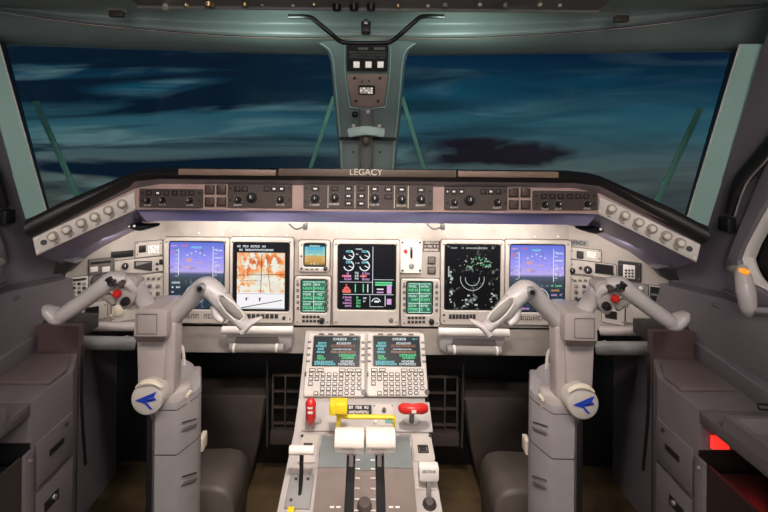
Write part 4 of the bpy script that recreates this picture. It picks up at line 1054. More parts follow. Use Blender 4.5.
mb = MB(); mb.bar(PD3.pt(429, 506, 0), g0+Vector((0, 0, -.012)), .008, .008); mb.build('stem', M_module, t)
mb = MB(); mb.cyl(PD3.pt(429.5, 505, 0), PD3.pt(429.5, 501, .018), .014, .007, seg=14); mb.build('boot', M_foot, t)
t = thing('square_button', PD3.pt(423, 449), 'black square button on the pale plate right of the thrust levers', 'button')
mb = MB(); R = PD3.rect(417.8, 444.8, 428.4, 452.4, .005); bezel(mb, PD3, R, ins(R, .003), .003, .006, .001, .0006, .0006); mb.build('surround', M_dark, t)
MB().fbox(PD3, 419.5, 446.2, 426.7, 451, .003, .0055, .0006).build('cap', M_black, t)
mb = MB(); mb.fbox(PD3, 287, 505.5, 294.5, 513, .004, .014, .003); tag(mb.build('yellow_tab', M_yellow), 'tiny yellow tab at the lower left corner of the pedestal', 'tab')

# ================================================================== CONTROL COLUMNS (authored on the left)
def column(right):
    side_ = 'right' if right else 'left'
    t = thing('control_column', P(172, 512, 1.03)*1.0-Vector((0, 0, P(172, 512, 1.03).z)), 'grey %s control column with a ram horn yoke on top' % side_, 'control column', None)
    # lower shroud: rounded housing from the floor up
    base = [(152.5, 1.00), (155, .985), (176, .985), (179, .99), (197, 1.04), (201, 1.06), (201, 1.16), (152.5, 1.16)]
    def loop(y, dx=0, sc=1):
        z = EYE-(y-CY)*1.0/F; out = []
        for x, D in base:
            r = P(x+dx, 420, D); out.append(Vector((r.x, r.y, z)))
        c = sum(out, Vector())/len(out)
        return [c+(q-c)*sc if True else q for q in out]
    def setz(l, z): return [Vector((p.x, p.y, z)) for p in l]
    Z = lambda y: EYE-(y-CY)*.985/F
    l0 = loop(420)
    def sc(l, k):
        c = sum(l, Vector())/len(l); return [Vector((c.x+(p.x-c.x)*k, c.y+(p.y-c.y)*k, p.z)) for p in l]
    mb = MB(); mb.rings([setz(l0, 0.0), setz(l0, Z(455)), setz(l0, Z(409)), sc(setz(l0, Z(405.5)), .95)], True, True)
    sh = mb.build('lower_shroud', M_colsh, t, sharp=.5)
    mb = MB(); mb.rings([sc(setz(l0, Z(457.5)), 1.008), sc(setz(l0, Z(456.6)), 1.008)], True, True); mb.rings([sc(setz(l0, Z(412.5)), 1.008), sc(setz(l0, Z(411.8)), 1.008)], True, True); mb.build('seam', M_dark, sh)
    for yy_ in (428, 482):      # vents pressed into the angled side face
        a, b = P(182, yy_+1, .995), P(196, yy_-3.5, 1.035)
        mb = MB(); d = (b-a).normalized(); nrm = Vector((-d.y, d.x, 0)) if not right else Vector((d.y, -d.x, 0))
        if nrm.y > 0: nrm = -nrm
        mb.bar(a+nrm*.001, b+nrm*.001, .004, .008, ref=Vector((0, 0, 1)), bev=.001); plabel(mb.build('louvre', M_silver, sh), 'bright pressed louvre')
        mb = MB(); mb.bar(a+nrm*.001+Vector((0, 0, .014)), b+nrm*.001+Vector((0, 0, .014)), .002, .002, ref=Vector((0, 0, 1))); mb.build('louvre_line', M_dark, sh)
    mb = MB(); mb.box(P(203, 441, 1.09), (.012, .03, .035), bev=.003); mb.build('side_bump', M_cream, sh)
    # middle elbow and curved rear cover
    mb = MB(); mb.prism([P(x, y, 1.15) for x, y in ((172, 411), (200.5, 411), (200.5, 380), (198.5, 370), (193.5, 362), (186, 358), (177, 357), (172, 362))], Vector((0, -.095, 0)), .010); mb.build('rear_cover', M_colsh, t, sharp=1.0)
    mb = MB(); mb.tube([P(172, 409, 1.04), P(172, 398, 1.03), P(172, 386, 1.03)], [(.046, .045), (.048, .045), (.040, .04)], seg=20); mb.build('elbow', M_colm, t, sharp=1.5)
    mb = MB(); mb.tube([P(175, 370, 1.05), P(175, 350, 1.05), P(179, 345, 1.05), P(183, 350, 1.05), P(184, 365, 1.05)], .0038, seg=8); plabel(mb.build('cable_loop', M_white, t), 'white curved cable')
    c = P(190.5, 391.5, 1.02); MB().cyl(c, c+Vector((0, -.02, 0)), .004, seg=8).build('pin', M_cream, t)
    # front arm: tapered box down from the yoke head
    def quadbox(p, D0, D1, bev, name, m):
        mb = MB(); mb.prism([P(x, y, D0) for x, y in p], Vector((0, D1-D0, 0)), bev); return mb.build(name, m, t)
    arm_ = quadbox([(136.5, 341), (166, 341), (163.5, 389), (137.5, 389)], .985, 1.045, .004, 'upper_arm', M_colm)
    hd = quadbox([(134.5, 312), (137.5, 309), (163, 309), (167, 313), (166.5, 336), (163.5, 343), (136, 343), (132.8, 336)], .965, 1.06, .005, 'yoke_head', M_colm)
    mb = MB(); f = Fr(Vector((0, .964, 1)), Vector((.1, .964, 1)), Vector((0, .964, .9)))
    R = f.rect(137, 314, 157, 334); mb.rings([rrl(f, R, .002, 0), rrl(f, R, .002, .0006), rrl(f, ins(R, .0008), .002, .0006), rrl(f, ins(R, .0008), .002, 0)]); mb.build('cover_line', M_module, hd)
    mb = MB(); mb.prism([P(134, 336.5, .9635), P(166, 336.5, .9635), P(163.5, 342, .9635), P(136.5, 342, .9635)], Vector((0, .002, 0))); mb.build('dark_band', M_module, hd)
    quadbox([(166, 318), (176, 324), (174, 392), (169, 402), (162, 400), (165, 340)], .99, 1.03, .006, 'side_strut', M_colm)
    # hub disc with the bird emblem, flat to the viewer
    c = P(149, 397, .965); n = Vector((0, -1, 0))
    mb = MB(); mb.cyl(c+Vector((0, .06, 0)), c+Vector((.0, -.012, 0)), .0345, .0335, seg=40, bev=.004); hub = mb.build('pivot_cap', M_bezel, t, sharp=.9)
    mb = MB(); mb.tube([P(137, 386.5, .955), P(144, 382.5, .953), P(154, 382.5, .953), P(162, 387, .955)], [(.003, .006), (.006, .006), (.006, .006), (.003, .006)], seg=8); mb.build('hub_clip', M_cream, t)
    e = c+Vector((0, -.0128, 0)); S_ = .0235
    shapes = [[(-1, -.05), (.95, .95), (.72, .35), (.05, .08)], [(-1, -.05), (.05, .08), (.95, .02), (.05, -.22)], [(-1, -.05), (.0, -.18), (.62, -.95), (.35, -.95), (-.1, -.35)], [(.1, .05), (.75, .3), (.95, .1), (.2, -.1)]]
    mb = MB()
    for s_ in shapes: mb.prism([e+Vector((x*S_, 0, z*S_*.85)) for x, z in s_], Vector((0, -.0008, 0)))
    mb.build('bird_emblem', mat('emblem_blue', (.02, .06, .45), .35, var=.03), hub)
    # ---- yoke: inboard horn
    mb = MB(); mb.tube([P(162, 331, 1.03), P(170, 321, 1.02), P(186, 304, 1.0), P(200, 289.5, .985), P(207, 287, .975), P(214, 291.5, .97), P(222, 299, .965)],
        [(.016, .022), (.0195, .024), (.0195, .023), (.0205, .022), (.022, .022), (.0215, .022), (.019, .021)], seg=18); ih = mb.build('inboard_horn', M_grip, t, sharp=1.6)
    mb = MB(); mb.tube([P(214, 292.5, .968), P(222, 301, .965), P(232, 311.5, .96), P(241, 320.5, .955), P(245, 325.5, .955)],
        [(.019, .021), (.020, .021), (.0165, .019), (.0145, .018), (.012, .015)], seg=18); ig = mb.build('inboard_grip', M_grip, t, sharp=1.6)
    mb = MB(); mb.tube([P(221, 297.5, .946), P(229, 305.5, .941), P(237, 313.5, .940), P(241.5, 318, .940)], [(.008, .004), (.0115, .006), (.0105, .006), (.006, .004)], seg=12); plabel(mb.build('grip_inset', M_gripin, ig, sharp=1.5), 'darker ribbed inset')
    mb = MB(); mb.tube([P(x, y, .940) for x, y in ((221, 293.5), (232, 302), (243, 313.5), (242.5, 319), (237, 320.5), (228, 314), (219.5, 303), (218, 296), (221, 293.5))], .0019, seg=6); mb.build('edge_line', M_white, ig)
    mb = MB(); mb.tube([P(243, 330.5, .955), P(249, 324, .953), P(262, 317.5, .95)], [(.0085, .016), (.0085, .014), (.002, .005)], seg=12); mb.build('flared_tip', M_grip, ig, sharp=1.5)
    mb = MB(); mb.tube([P(215, 305, .97), P(217.5, 315, .965), P(224, 321, .96)], [(.010, .013), (.011, .013), (.006, .010)], seg=10); mb.build('thumb_rest', M_grip, ig, sharp=1.5)
    c = P(200.5, 288.5, .950); o = MB().cyl(c+Vector((0, .006, 0)), c+Vector((0, -.004, 0)), .0105, seg=20, bev=.001).build('pivot_bolt', M_silver, ih)
    MB().cyl(c, c+Vector((0, -.0055, 0)), .0055, seg=12).build('pivot_bolt_centre', M_black, ih)
    # ---- outboard horn with switches
    mb = MB(); mb.tube([P(158, 318, 1.02), P(150, 308, 1.01), P(141, 296, .995), P(135, 285, .98), P(126, 280, .97)],
        [(.014, .022), (.0155, .022), (.016, .022), (.0165, .022), (.012, .02)], seg=18); oh = mb.build('outboard_horn', M_grip, t, sharp=1.6)
    mb = MB(); mb.prism([P(x, y, .962) for x, y in ((107, 279), (113, 275.5), (134, 276), (138, 281), (135, 298), (129, 309), (123, 311), (114, 300))], Vector((0, .03, 0)), .005); oc = mb.build('switch_head', M_colm, t)
    mb = MB(); mb.tube([P(126, 279, .972), P(113, 279.5, .965), P(101, 288, .96), P(84, 300.5, .955), P(68, 311.5, .95), P(60, 317, .95)],
        [(.012, .016), (.0185, .02), (.0185, .022), (.0165, .02), (.0165, .02), (.014, .018)], seg=18); og = mb.build('outboard_grip', M_grip, t, sharp=1.6)
    mb = MB(); mb.tube([P(64, 317, .95), P(57, 317.5, .95), P(50.5, 311, .95), P(47, 306, .955)], [(.013, .017), (.0145, .02), (.0125, .02), (.005, .01)], seg=14); mb.build('flared_tip', M_grip, og, sharp=1.5)
    mb = MB(); mb.tube([P(106, 296, .965), P(112, 300, .96), P(114, 305, .955)], [(.008, .012), (.008, .012), (.004, .006)], seg=10); mb.build('trigger', M_gripin, og)
    for x, y, r, m_, nm_, h_ in ((112, 280, 4.6, M_black, 'trim_switch', .014), (122.5, 283.5, 3.6, M_module, 'thumb_button', .010), (117.5, 293.5, 3.4, M_red, 'thumb_button', .010), (126, 301, 3.6, M_black, 'thumb_button', .012)):
        c = P(x, y, .958); rr = r*.958/F
        o = MB().cyl(c, c+Vector((0, -h_*.4, 0)), rr*1.25, rr*1.2, seg=16).cyl(c+Vector((0, -h_*.4, 0)), c+Vector((0, -h_, 0)), rr, rr*.85, seg=16, bev=.001).build(nm_, m_, oc)
        if m_ is M_red: plabel(o, 'red round thumb button')
    mb = MB()
    for dx, dy in ((-2, -3), (2, 0), (-1, 4), (3, 4)): c = P(112+dx, 281+dy, .945); mb.ell(c, (.004, .006, .004), seg=8, ring=6)
    mb.build('switch_ridges', M_dark, oc)
    # bracket tube and shelf under the panel beside this column
    t = thing('support_tube', P(103, 343, 1.18), 'grey horizontal tube under the %s outer edge of the instrument panel' % side_, 'tube', None)
    mb = MB(); mb.cyl(P(73, 342.5, 1.15), P(136, 343.5, 1.20), .017, seg=18, bev=.003); mb.build('tube', M_tube, t)
    for x in (78, 126):
        a = P(x, 343, 1.155+(x-73)/63*.05); mb = MB(); mb.cyl(a+Vector((-.004, 0, 0)), a+Vector((.004, 0, 0)), .0185, seg=18); mb.build('clamp_ring', M_silver, t)
    # rest bar box beneath the displays
    dx = 0 if not right else -1
    t = thing('document_holder', P(262, 351, 1.24), 'beige rolled-edge holder under the panel, %s of the pedestal head' % side_, 'holder', None)
    mb = MB(); mb.tube([P(222.5, 330, 1.235), P(293, 330, 1.235)], .0105, seg=14, sub=1); mb.build('upper_roll', M_white, t)
    mb = MB(); mb.prism([P(226, 333, 1.25), P(290, 333, 1.25), P(292, 347, 1.25), P(285, 352, 1.25), P(232, 352, 1.25), P(227, 345, 1.25)], Vector((0, .05, 0)), .003); mb.build('housing', M_colsh, t)
    mb = MB(); mb.prism([P(236, 337, 1.248), P(278, 337, 1.248), P(280, 344, 1.248), P(234, 344, 1.248)], Vector((0, .004, 0))); mb.build('slot', M_mid, t)
    mb = MB(); mb.tube([P(230, 348, 1.225), P(284, 348, 1.225)], .0115, seg=14, sub=1); lr = mb.build('lower_roll', M_gripin, t)
    for x in (234.5, 277): a = P(x, 348, 1.225); mb = MB(); mb.cyl(a+Vector((-.003, 0, 0)), a+Vector((.003, 0, 0)), .0122, seg=14); mb.build('band', M_white, lr)
mirrored(column)

# ================================================================== FOOTWELL
def foot(right):
    s_ = 'right' if right else 'left'
    zf = lambda x: (lambda p: Vector((p.x, p.y, 0)))(P(x, 600, 1.30))
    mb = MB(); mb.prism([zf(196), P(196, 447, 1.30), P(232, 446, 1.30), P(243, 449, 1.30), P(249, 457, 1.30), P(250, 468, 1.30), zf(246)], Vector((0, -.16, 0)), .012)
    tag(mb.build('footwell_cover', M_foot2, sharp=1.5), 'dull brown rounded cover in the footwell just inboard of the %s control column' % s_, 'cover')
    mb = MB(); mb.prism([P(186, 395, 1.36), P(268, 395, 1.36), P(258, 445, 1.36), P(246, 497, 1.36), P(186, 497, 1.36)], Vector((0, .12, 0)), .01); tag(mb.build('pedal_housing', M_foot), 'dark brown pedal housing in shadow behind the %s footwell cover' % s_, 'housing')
    mb = MB(); f = Fr(Vector((0, 1.38, .5)), Vector((.1, 1.38, .5)), Vector((0, 1.38, .3)))
    t = thing('vent_grille', f.pt(288, 440), 'dark brown square-barred grille low on the %s side of the pedestal' % s_, 'grille', None)
    for x in (272.5, 285, 302, 318): mb.fbox(f, x-.9, 376, x+.9, 437, 0, .012, .001)
    for y in (376, 392, 408, 424, 436): mb.fbox(f, 272, y-.9, 318, y+.9, 0, .010, .001)
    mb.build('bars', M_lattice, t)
    mb = MB(); mb.fbox(f, 270, 432, 320, 445, -.01, .02, .002); mb.build('sill', M_lattice, t)
    mb = MB(); mb.bar(f.pt(267.5, 360, .02), f.pt(267.5, 445, .02), .006, .01); tag(mb.build('conduit', M_dark), 'thin black vertical conduit beside the %s barred grille' % s_, 'conduit')
    mb = MB(); mb.prism([P(146, 395, 1.25), P(158, 395, 1.25), P(160, 600, 1.25), P(144, 600, 1.25)], Vector((0, .04, 0)), .006); tag(mb.build('brake_pedal', M_dark), 'dark pedal arm in the shade just outboard of the %s column' % s_, 'pedal')
mirrored(foot)

# ================================================================== SIDE CONSOLES (authored on the right)
def console(left):
    s_ = 'left' if left else 'right'; sx = -1 if left else 1
    XI, XO = .62*sx, .79*sx; ZT = .575
    def V(x, y, z): return Vector((x*sx, y, z))
    t = thing('side_console', V(.7, .7, 0), 'grey laminate console along the %s cabin wall with drawers' % s_, 'console', None)
    # body: forward cupboard block; rear block lies behind the open bin
    yF, yC, yR = 1.0, .835, .30
    mb = MB(); mb.prism([V(.662, 1.035, 0), V(.79, 1.035, 0), V(.79, yC, 0), V(.62, yC, 0), V(.62, .955, 0)], Vector((0, 0, ZT)), .003); mb.build('body', M_console, t)
    mb = MB(); mb.prism([V(.62, yC, ZT-.024), V(.79, yC, ZT-.024), V(.79, yR, ZT-.024), V(.62, yR, ZT-.024)], Vector((0, 0, .024)), .003); mb.build('worktop', M_console, t)
    mb = MB(); mb.prism([V(.775, yC, 0), V(.785, yC, 0), V(.785, yR, 0), V(.775, yR, 0)], Vector((0, 0, .52)))
    mb.prism([V(.62, yC, 0), V(.79, yC, 0), V(.79, yC-.004, 0), V(.62, yC-.004, 0)], Vector((0, 0, .5)))
    mb.prism([V(.626, .805, .40), V(.775, .805, .40), V(.775, yR, .40), V(.626, yR, .40)], Vector((0, 0, .078)), .002)
    mb.build('bin_dark_fill', M_black, t); mb = MB()  # black filler added so the inside of the bin stays dark
    mb.prism([V(.62, yC-.02, 0), V(.626, yC-.02, 0), V(.626, yR, 0), V(.62, yR, 0)], Vector((0, 0, .486)))
    mb.build('bin', mat('bin_dark_red', (.03, .012, .01), .55) if not left else M_foot, t)
    mb = MB(); mb.prism([V(.613, yC-.0, 0), V(.62, yC, 0), V(.62, yC-.022, 0), V(.613, yC-.022, 0)], Vector((0, 0, .49)), .002); mb.build('bin_post', M_console, t)
    c = V(.612, yC-.012, .475); MB().cyl(c, c+V(-.003, 0, 0), .0035, seg=10).build('catch', M_silver, t)
    # recess behind, at the forward end of the top
    mb = MB(); mb.prism([V(.67, 1.05, .50), V(.79, 1.05, .50), V(.79, 1.05, .632), V(.67, 1.05, .632)], Vector((0, .02, 0))); mb.build('recess_back', M_recess, t)
    mb = MB(); mb.prism([V(.67, 1.07, .60), V(.79, 1.07, .60), V(.79, 1.13, .60), V(.67, 1.13, .60)], Vector((0, 0, .035)), .002); mb.build('ledge', M_dark, t)
    mb = MB(); mb.prism([V(.672, 1.05, .50), V(.79, 1.05, .50), V(.79, 1.03, .50), V(.664, 1.03, .50)], Vector((0, 0, .072)), .002); mb.build('top_ledge', M_lid, t)
    lid = MB(); lid.prism([V(.662, 1.012, ZT), V(.755, 1.012, ZT), V(.738, .895, ZT), V(.628, .895, ZT), V(.628, .945, ZT)], Vector((0, 0, .008)), .003); lid.build('lid', M_lid, t)
    mb = MB(); mb.prism([V(.765, 1.05, .50), V(.797, 1.05, .50), V(.797, .40, .50), V(.745, .40, .50), V(.745, .85, .50)], Vector((0, 0, .112)), .004); mb.build('outer_rail', M_wall2, t)
    # doors on the inboard face
    def face(y0, y1, z0, z1, name, skew=0, d=.005, m=M_console):
        mb = MB(); mb.prism([V(.62, y0, z0), V(.62, y1, z0), V(.62, y1, z1), V(.62, y0, z1)], V(-d, 0, 0), .002); return mb.build(name, m, t)
    d1 = face(.950, .846, .402, .492, 'drawer')
    mb = MB(); mb.prism([V(.6145, .918, .446), V(.6145, .878, .446), V(.6145, .878, .458), V(.6145, .918, .458)], V(-.0015, 0, 0), .0005); mb.build('handle_slot', M_black, d1)
    c = V(.614, .925, .480); MB().cyl(c, c+V(-.003, 0, 0), .004, seg=10).build('lock', M_dark, d1)
    mb = MB(); mb.prism([V(.6145, .946, .405), V(.6145, .850, .405), V(.6145, .850, .407), V(.6145, .946, .407)], V(-.001, 0, 0)); mb.build('shadow_line', M_dark, d1)
    d2 = face(.950, .846, .20, .396, 'drawer')
    mb = MB(); mb.prism([V(.6145, .905, .345), V(.6145, .865, .345), V(.6145, .865, .365), V(.6145, .905, .365)], V(-.0012, 0, 0), .0005); mb.build('handle_slot', M_black, d2)
    c = V(.613, .890, .358); MB().cyl(c, c+V(-.004, 0, 0), .005, seg=10).build('knob', M_silver, d2)
    face(.950, .846, .01, .195, 'drawer')
    # raised tray near the viewer
    t2 = thing('console_tray', V(.70, .62, ZT), 'raised pale grey tray on top of the %s console at the picture edge' % s_, 'tray', None)
    mb = MB(); y0, y1 = .776, .36; z0, z1 = ZT, .600
    def rect_(x0, ya, x1, yb, z): return [V(x0, ya, z), V(x1, ya, z), V(x1, yb, z), V(x0, yb, z)]
    mb.rings([rect_(.617, y0, .745, y1, z0), rect_(.618, y0-.002, .745, y1, z1), rect_(.630, y0-.012, .742, y1, z1), rect_(.637, y0-.022, .738, y1, z0+.004)], False, True); mb.build('rim', M_console, t2, sharp=.4)
    mb = MB(); mb.box(V(.70, .66, .592), (.045, .05, .02), bev=.006); mb.build('raised_block', M_wall2, t2)
    mb = MB(); mb.tube([V(.69, .79, .607), V(.74, .77, .612)], .006, seg=8, sub=1); mb.build('latch', M_black, t2)
    if not left:
        mb = MB(); mb.prism([V(.636, yC-.006, .508), V(.668, yC-.006, .508), V(.668, yC-.006, .532), V(.636, yC-.006, .532)], Vector((0, -.006, 0)), .001); o = mb.build('map_lamp', M_redlamp); tag(o, 'glowing red square lamp inside the open bin of the right console', 'lamp')
        d = bpy.data.lights.new('red_bin_lamp', 'POINT'); d.energy = .018; d.color = (1, .03, .03); d.shadow_soft_size = .01
        o = bpy.data.objects.new('red_bin_lamp', d); COL.objects.link(o); o.location = (.675, .80, .525)
    else:
        mb = MB(); mb.box(V(.70, .78, .47), (.05, .02, .02), bev=.003); tag(mb.build('brass_catch', M_brass), 'small brass catch glinting in the open bin of the left console', 'catch')
        mb = MB(); mb.tube([V(.66, .70, .43), V(.66, .60, .42)], .004, sub=1, seg=8); tag(mb.build('metal_rod', M_silver), 'thin silver rod in the left console bin at the picture edge', 'rod')
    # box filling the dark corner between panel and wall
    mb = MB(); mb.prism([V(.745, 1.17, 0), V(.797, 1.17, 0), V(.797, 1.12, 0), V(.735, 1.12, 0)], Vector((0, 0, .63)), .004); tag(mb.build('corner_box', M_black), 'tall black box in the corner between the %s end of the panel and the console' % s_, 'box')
    # vertical cable strip in the footwell beside the console
    mb = MB(); mb.tube([P(648, 352, 1.05), P(648, 410, 1.04), P(643, 470, 1.05)], .0035, seg=8); tag(mb.build('cable', M_black), 'thin dark cable running down beside the %s console' % s_, 'cable')
mirrored(console)

# ================================================================== SIDEWALL FITTINGS
def WI(px, py, d): rr = ray(px, py); return CAM+rr*((HW-d)/abs(rr.x))
def fittings(left):
    s_ = 'left' if left else 'right'; sx = -1 if left else 1
    inn = Vector((-sx, 0, 0))
    # dark sliding strap / handle on the pillar
    t = thing('pillar_handle', WR(726, 232), 'long black handle on the %s pillar between windshield and side window' % s_, 'handle', None)
    pts = [WI(x, y, .012) for x, y in ((800, 112), (776, 140), (757, 162), (739, 184), (728.5, 214))]
    mb = MB(); mb.tube(pts, [(.020, .007), (.020, .007), (.019, .007), (.017, .007), (.011, .007)], seg=12, ref=inn); mb.build('grip', M_black, t)
    e1 = [p+inn*.004+Vector((0, -.022, .0)) for p in pts]
    mb = MB(); mb.tube(e1, .0018, seg=6); mb.build('edge_strip', M_tube, t)
    c = WI(727, 224, .012); mb = MB(); mb.box(c, (.02, .03, .032), bev=.004); mb.build('end_block', M_black, t)
    # wedge shaped air outlet where the glareshield meets the wall
    t = thing('wall_air_outlet', WR(668, 281), 'dark wedge-shaped outlet on the %s wall under the end of the glareshield' % s_, 'air outlet', None)
    mb = MB(); mb.prism([P(657, 269, 1.13), P(676, 266, 1.10), P(680, 281, 1.10), P(668, 280, 1.12)], Vector((0, .03, 0)), .002); mb.build('mouth', M_dark, t)
    mb = MB(); mb.prism([P(657, 267, 1.12), P(676, 263.5, 1.09), P(677, 266.5, 1.09), P(657, 269.5, 1.12)], Vector((0, .03, 0)), .001); mb.build('lip', M_wall2, t)
    # window latch grip
    t = thing('window_latch', WR(745, 315), 'pale grey window latch grip with an amber cap on the %s side window frame' % s_, 'latch', None)
    mb = MB(); mb.tube([WI(742, 268, .03), WI(743, 276, .04), WI(746, 292, .045), WI(748, 307, .04), WI(747, 315, .03)], [(.010, .010), (.014, .014), (.017, .016), (.015, .014), (.007, .008)], seg=14); mb.build('grip', M_grip, t)
    mb = MB(); mb.box(WI(744, 271, .045), (.012, .018, .010), bev=.003); mb.build('cap', M_amber, t)
    mb = MB(); mb.tube([WI(731, 269, .008), WI(737, 270, .022), WI(743, 273, .035)], [(.008, .008), (.010, .010), (.008, .008)], seg=10); mb.build('pivot', M_bezel, t)
    mb = MB(); mb.tube([WI(748, 311, .03), WI(775, 312, .035)], .008, seg=10, sub=1); mb.build('rod', M_silver, t)
    mb = MB(); mb.tube([WI(724, 289, .004), WI(730, 293, .004), WI(737, 296, .004)], [(.003, .002), (.005, .003), (.002, .002)], seg=8); tag(mb.build('light_tab', M_silver), 'small bright tab on the %s wall ledge below the window frame corner' % s_, 'tab')
    mb = MB(); mb.ell(WI(716, 305, .03), (.004, .013, .006), seg=10, ring=6); tag(mb.build('recessed_pull', M_mid), 'small oval finger pull in the %s lower wall panel' % s_, 'pull')
    # reflections of the inner posts in the glass, modelled as green bars outside
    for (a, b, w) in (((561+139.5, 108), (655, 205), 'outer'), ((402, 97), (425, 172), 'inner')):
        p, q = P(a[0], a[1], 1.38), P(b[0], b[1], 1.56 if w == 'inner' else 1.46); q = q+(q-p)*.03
        mb = MB(); mb.bar(p, q, .0175 if w == 'outer' else .0125, .006, bev=.001); tag(mb.build('windshield_reflection', M_greenrefl), 'slim green slanting post reflection modelled outside the %s windshield, near its %s edge' % (s_, w), 'bar', 'green post reflections modelled outside the windshields')
    # visor clip on the header
    x, y = (621, 17)
    D = Dw(x)-.17; t = thing('visor_clip', P(x, 22, D), 'brown visor clip on the %s half of the ceiling cove' % s_, 'clip', None)
    mb = MB(); mb.box(P(x, 19, D), (.030, .012, .014), bev=.002); mb.build('body', M_module, t)
    mb = MB(); mb.tube([P(x-9, 15.5, D), P(x+9, 14.5, D)], .004, seg=8, sub=1); mb.build('pin', M_tube, t)
mirrored(fittings)

# ================================================================== CENTRE POST FITTINGS
MIR = False
mb = MB(); mb.tube([P(288.5, 16.5, 1.0), P(309, 17, 1.0), P(318, 23, 1.005), P(332, 34.5, 1.01), P(341, 41.5, 1.02), P(352, 43, 1.02), P(380, 43, 1.02), P(391, 41.5, 1.02), P(402, 33, 1.01), P(415, 21.5, 1.005), P(423, 16.5, 1.0), P(444, 16.5, 1.0)], .0052, seg=10, sub=4)
tag(mb.build('grab_bar', M_black), 'black V-shaped grab bar above the centre post', 'grab bar')
FP = Fr(P(366, 62, 1.17), P(376, 62, 1.17), P(366, 108, 1.255))
t = thing('warning_light_panel', FP.pt(367, 72), 'dark lettered panel with three lit white squares at the top of the centre post', 'annunciator')
mb = MB(); plate(mb, FP, FP.rect(346.5, 45.5, 388, 71.5, .006), -.01, .006, .003, .001); mb.build('plate', M_dark, t)
for x in (356.5, 368.5, 380.5):
    MB().fbox(FP, x-4.3, 60.5, x+4.3, 69, .005, .008, .0008).build('button_rim', M_module, t)
    mb = MB(); mb.fbox(FP, x-3, 61.7, x+3, 67.8, .008, .0092, .0008); mb.build('lit_square', M_btnw, t)
mb = MB(); R = FP.rect(349, 51, 386, 59, .0063)
for i in range(3): glyphs(mb, FP, R, 0, .05+.33*i, 1, .2, .0063, .95, .03)
add(mb, 'lettering', M_tube, t)
mb = MB(); mb.fbox(FP, 358, 47.5, 368, 49.8, .006, .0066); mb.fbox(FP, 374, 47.5, 385, 49.8, .006, .0066); mb.build('label_strip', M_tube, t)
t = thing('compass_panel', FP.pt(367, 108), 'tan tapered plate holding the small magnetic compass on the centre post', 'compass')
mb = MB(); mb.prism([FP.pt(346.5, 73.5, 0), FP.pt(388, 73.5, 0), FP.pt(383.5, 105.5, 0), FP.pt(352, 105.5, 0)], FP.n*.007, .0015); mb.build('plate', M_fascia, t)
mb = MB(); mb.fbox(FP, 358.5, 86, 375, 95, .006, .012, .003); cw = mb.build('window', M_black, t)
mb = MB(); glyphs(mb, FP, FP.rect(360, 87.5, 373.5, 93.5, .0125), 0, 0, 1, 1, .0125, 1, .2); add(mb, 'card', M_btnw, cw)
for x, y in ((354.5, 78), (380, 78), (356, 101), (378, 101)): knob(FP, x, y, 1.6, .003, M_module, t, name='screw', h=.007)
for x, y in ((362, 81.5), (369, 81)): knob(FP, x, y, .9, .002, M_black, t, name='screw', h=.007)
for pts in ([(344.5, 46), (345, 72), (350, 107)], [(390.5, 46), (390, 72), (385.5, 107)], [(350, 107), (367.5, 108.5), (385.5, 107)]):
    mb = MB(); mb.tube([FP.pt(x, y, .002) for x, y in pts], .0018, seg=6); mb.build('rim', M_teal, t)
FQ = Fr(P(366, 110, 1.255), P(376, 110, 1.255), P(366, 165, 1.375))
t = thing('alignment_fixture', FQ.pt(366, 168), 'bright curved bracket with two dots and a metal cylinder low on the centre post', 'fixture')
mb = MB(); mb.tube([FQ.pt(366, 108, .006), FQ.pt(366, 168, .006)], [(.020, .016)]*2, seg=20, sub=1); mb.build('cylinder', M_tube, t)
mb = MB(); mb.tube([FQ.pt(349, 133, .018), FQ.pt(357, 131.5, .026), FQ.pt(366, 130.5, .03), FQ.pt(375, 131.5, .026), FQ.pt(383.5, 133, .018)], [(.013, .006)]*5, seg=10); mb.build('bracket', mat('pale_teal_metal', (.62, .74, .70), .3), t)
for x in (353.5, 379.5): c = FQ.pt(x, 126, .012); MB().ell(c, (.0058, .0058, .0058)).build('dot', M_white, t)
for x, y, r in ((355, 114.5, .009), (368, 112, .006)): MB().ell(FQ.pt(x, y, .020), (r, r, r)).build('ball', M_black if r > .008 else M_white, t)
c = FQ.pt(366, 140, .026); MB().ell(c, (.014, .010, .018)).build('ball_housing', M_module, t)
mb = MB(); mb.fbox(FQ, 339, 139.6, 396, 140.4, .0, .0125); mb.build('joint_line', M_dark, t)
for x in (353, 380): knob(FQ, x, 152, 1, .003, M_dark, t, name='screw', h=.004)
t = thing('header_clip', P(366, 33, 1.05), 'small brown clip with a bright tip between the arms of the grab bar', 'clip')
mb = MB(); mb.box(P(366, 28, 1.06), (.022, .03, .026), bev=.003); mb.build('body', M_module, t)
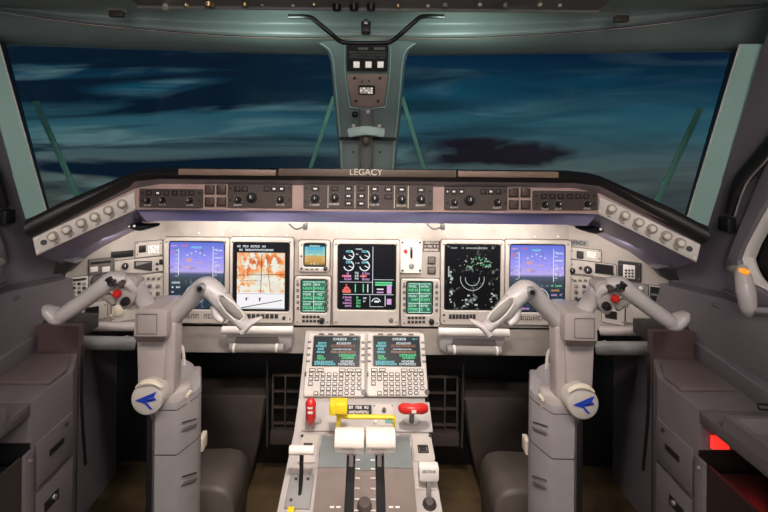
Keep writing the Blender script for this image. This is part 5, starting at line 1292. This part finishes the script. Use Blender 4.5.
mb = MB(); mb.box(P(366, 22, 1.045), (.012, .01, .012), bev=.002); mb.build('tip', M_silver, t)

# ================================================================== OVERHEAD PANEL
t = thing('overhead_panel', P(366, 10, .94), 'dark grey overhead panel cut by the top edge of the picture', 'overhead panel')
za = P(366, 9.2, .94).z
def V3(x, y, z): return Vector((x, y, z))
xa, xb = P(139, 8, .94).x, P(597, 8, .94).x
mb = MB(); mb.prism([V3(xa, .94, za), V3(xb, .94, za), V3(xb+.03, .4, za+.05), V3(xa-.03, .4, za+.05)], V3(0, 0, .03), .004); mb.build('face', M_tube, t)
FO = Fr(V3(0, .94, za), V3(.1, .94, za), V3(0, .4, za+.05)); FO.n = V3(0, -.092, -.996).normalized(); FO.v = V3(0, -.996, .092); FO.u = V3(1, 0, 0)
mb = MB(); mb.tube([V3(xa, .935, za-.002), V3(xb, .935, za-.002)], .004, seg=8, sub=1); mb.build('front_rim', M_tube, t)
for x, y, m_, r, h_ in ((186, 2.5, M_brass, .007, .010), (209, 1.5, M_brass, .012, .012), (245, 2, M_brass, .007, .01), (262, 3, M_white, .004, .006), (293, 3, M_white, .004, .008), (314, 2.5, M_brass, .006, .008), (337, 3, M_black, .010, .016), (354, 3, M_black, .010, .016), (371, 3, M_black, .010, .016), (398, 3, M_brass, .005, .01), (428, 3.5, M_cream, .005, .008), (445, 2.5, M_tube, .007, .010), (480, 2.5, M_cream, .005, .008), (505, 2.5, M_tube, .006, .010), (540, 2.5, M_cream, .005, .008), (560, 3, M_cream, .004, .008)):
    c = P(x, y, 1); c = CAM+ray(x, y)*((za+.006-EYE)/ray(x, y).z); c = V3(c.x, min(c.y, .93), za-.0) if False else c
    mb = MB(); mb.cyl(c+V3(0, 0, .006), c-V3(0, 0, h_), r, r*.85, seg=14, bev=.001); mb.build('knob', m_, t)
c = P(165, 4, .93); mb = MB(); mb.tube([c+V3(0, 0, .008), P(165.5, 8.5, .925)], [(.004, .004), (.0065, .0065)], seg=10, sub=1); mb.build('toggle', M_cream, t)
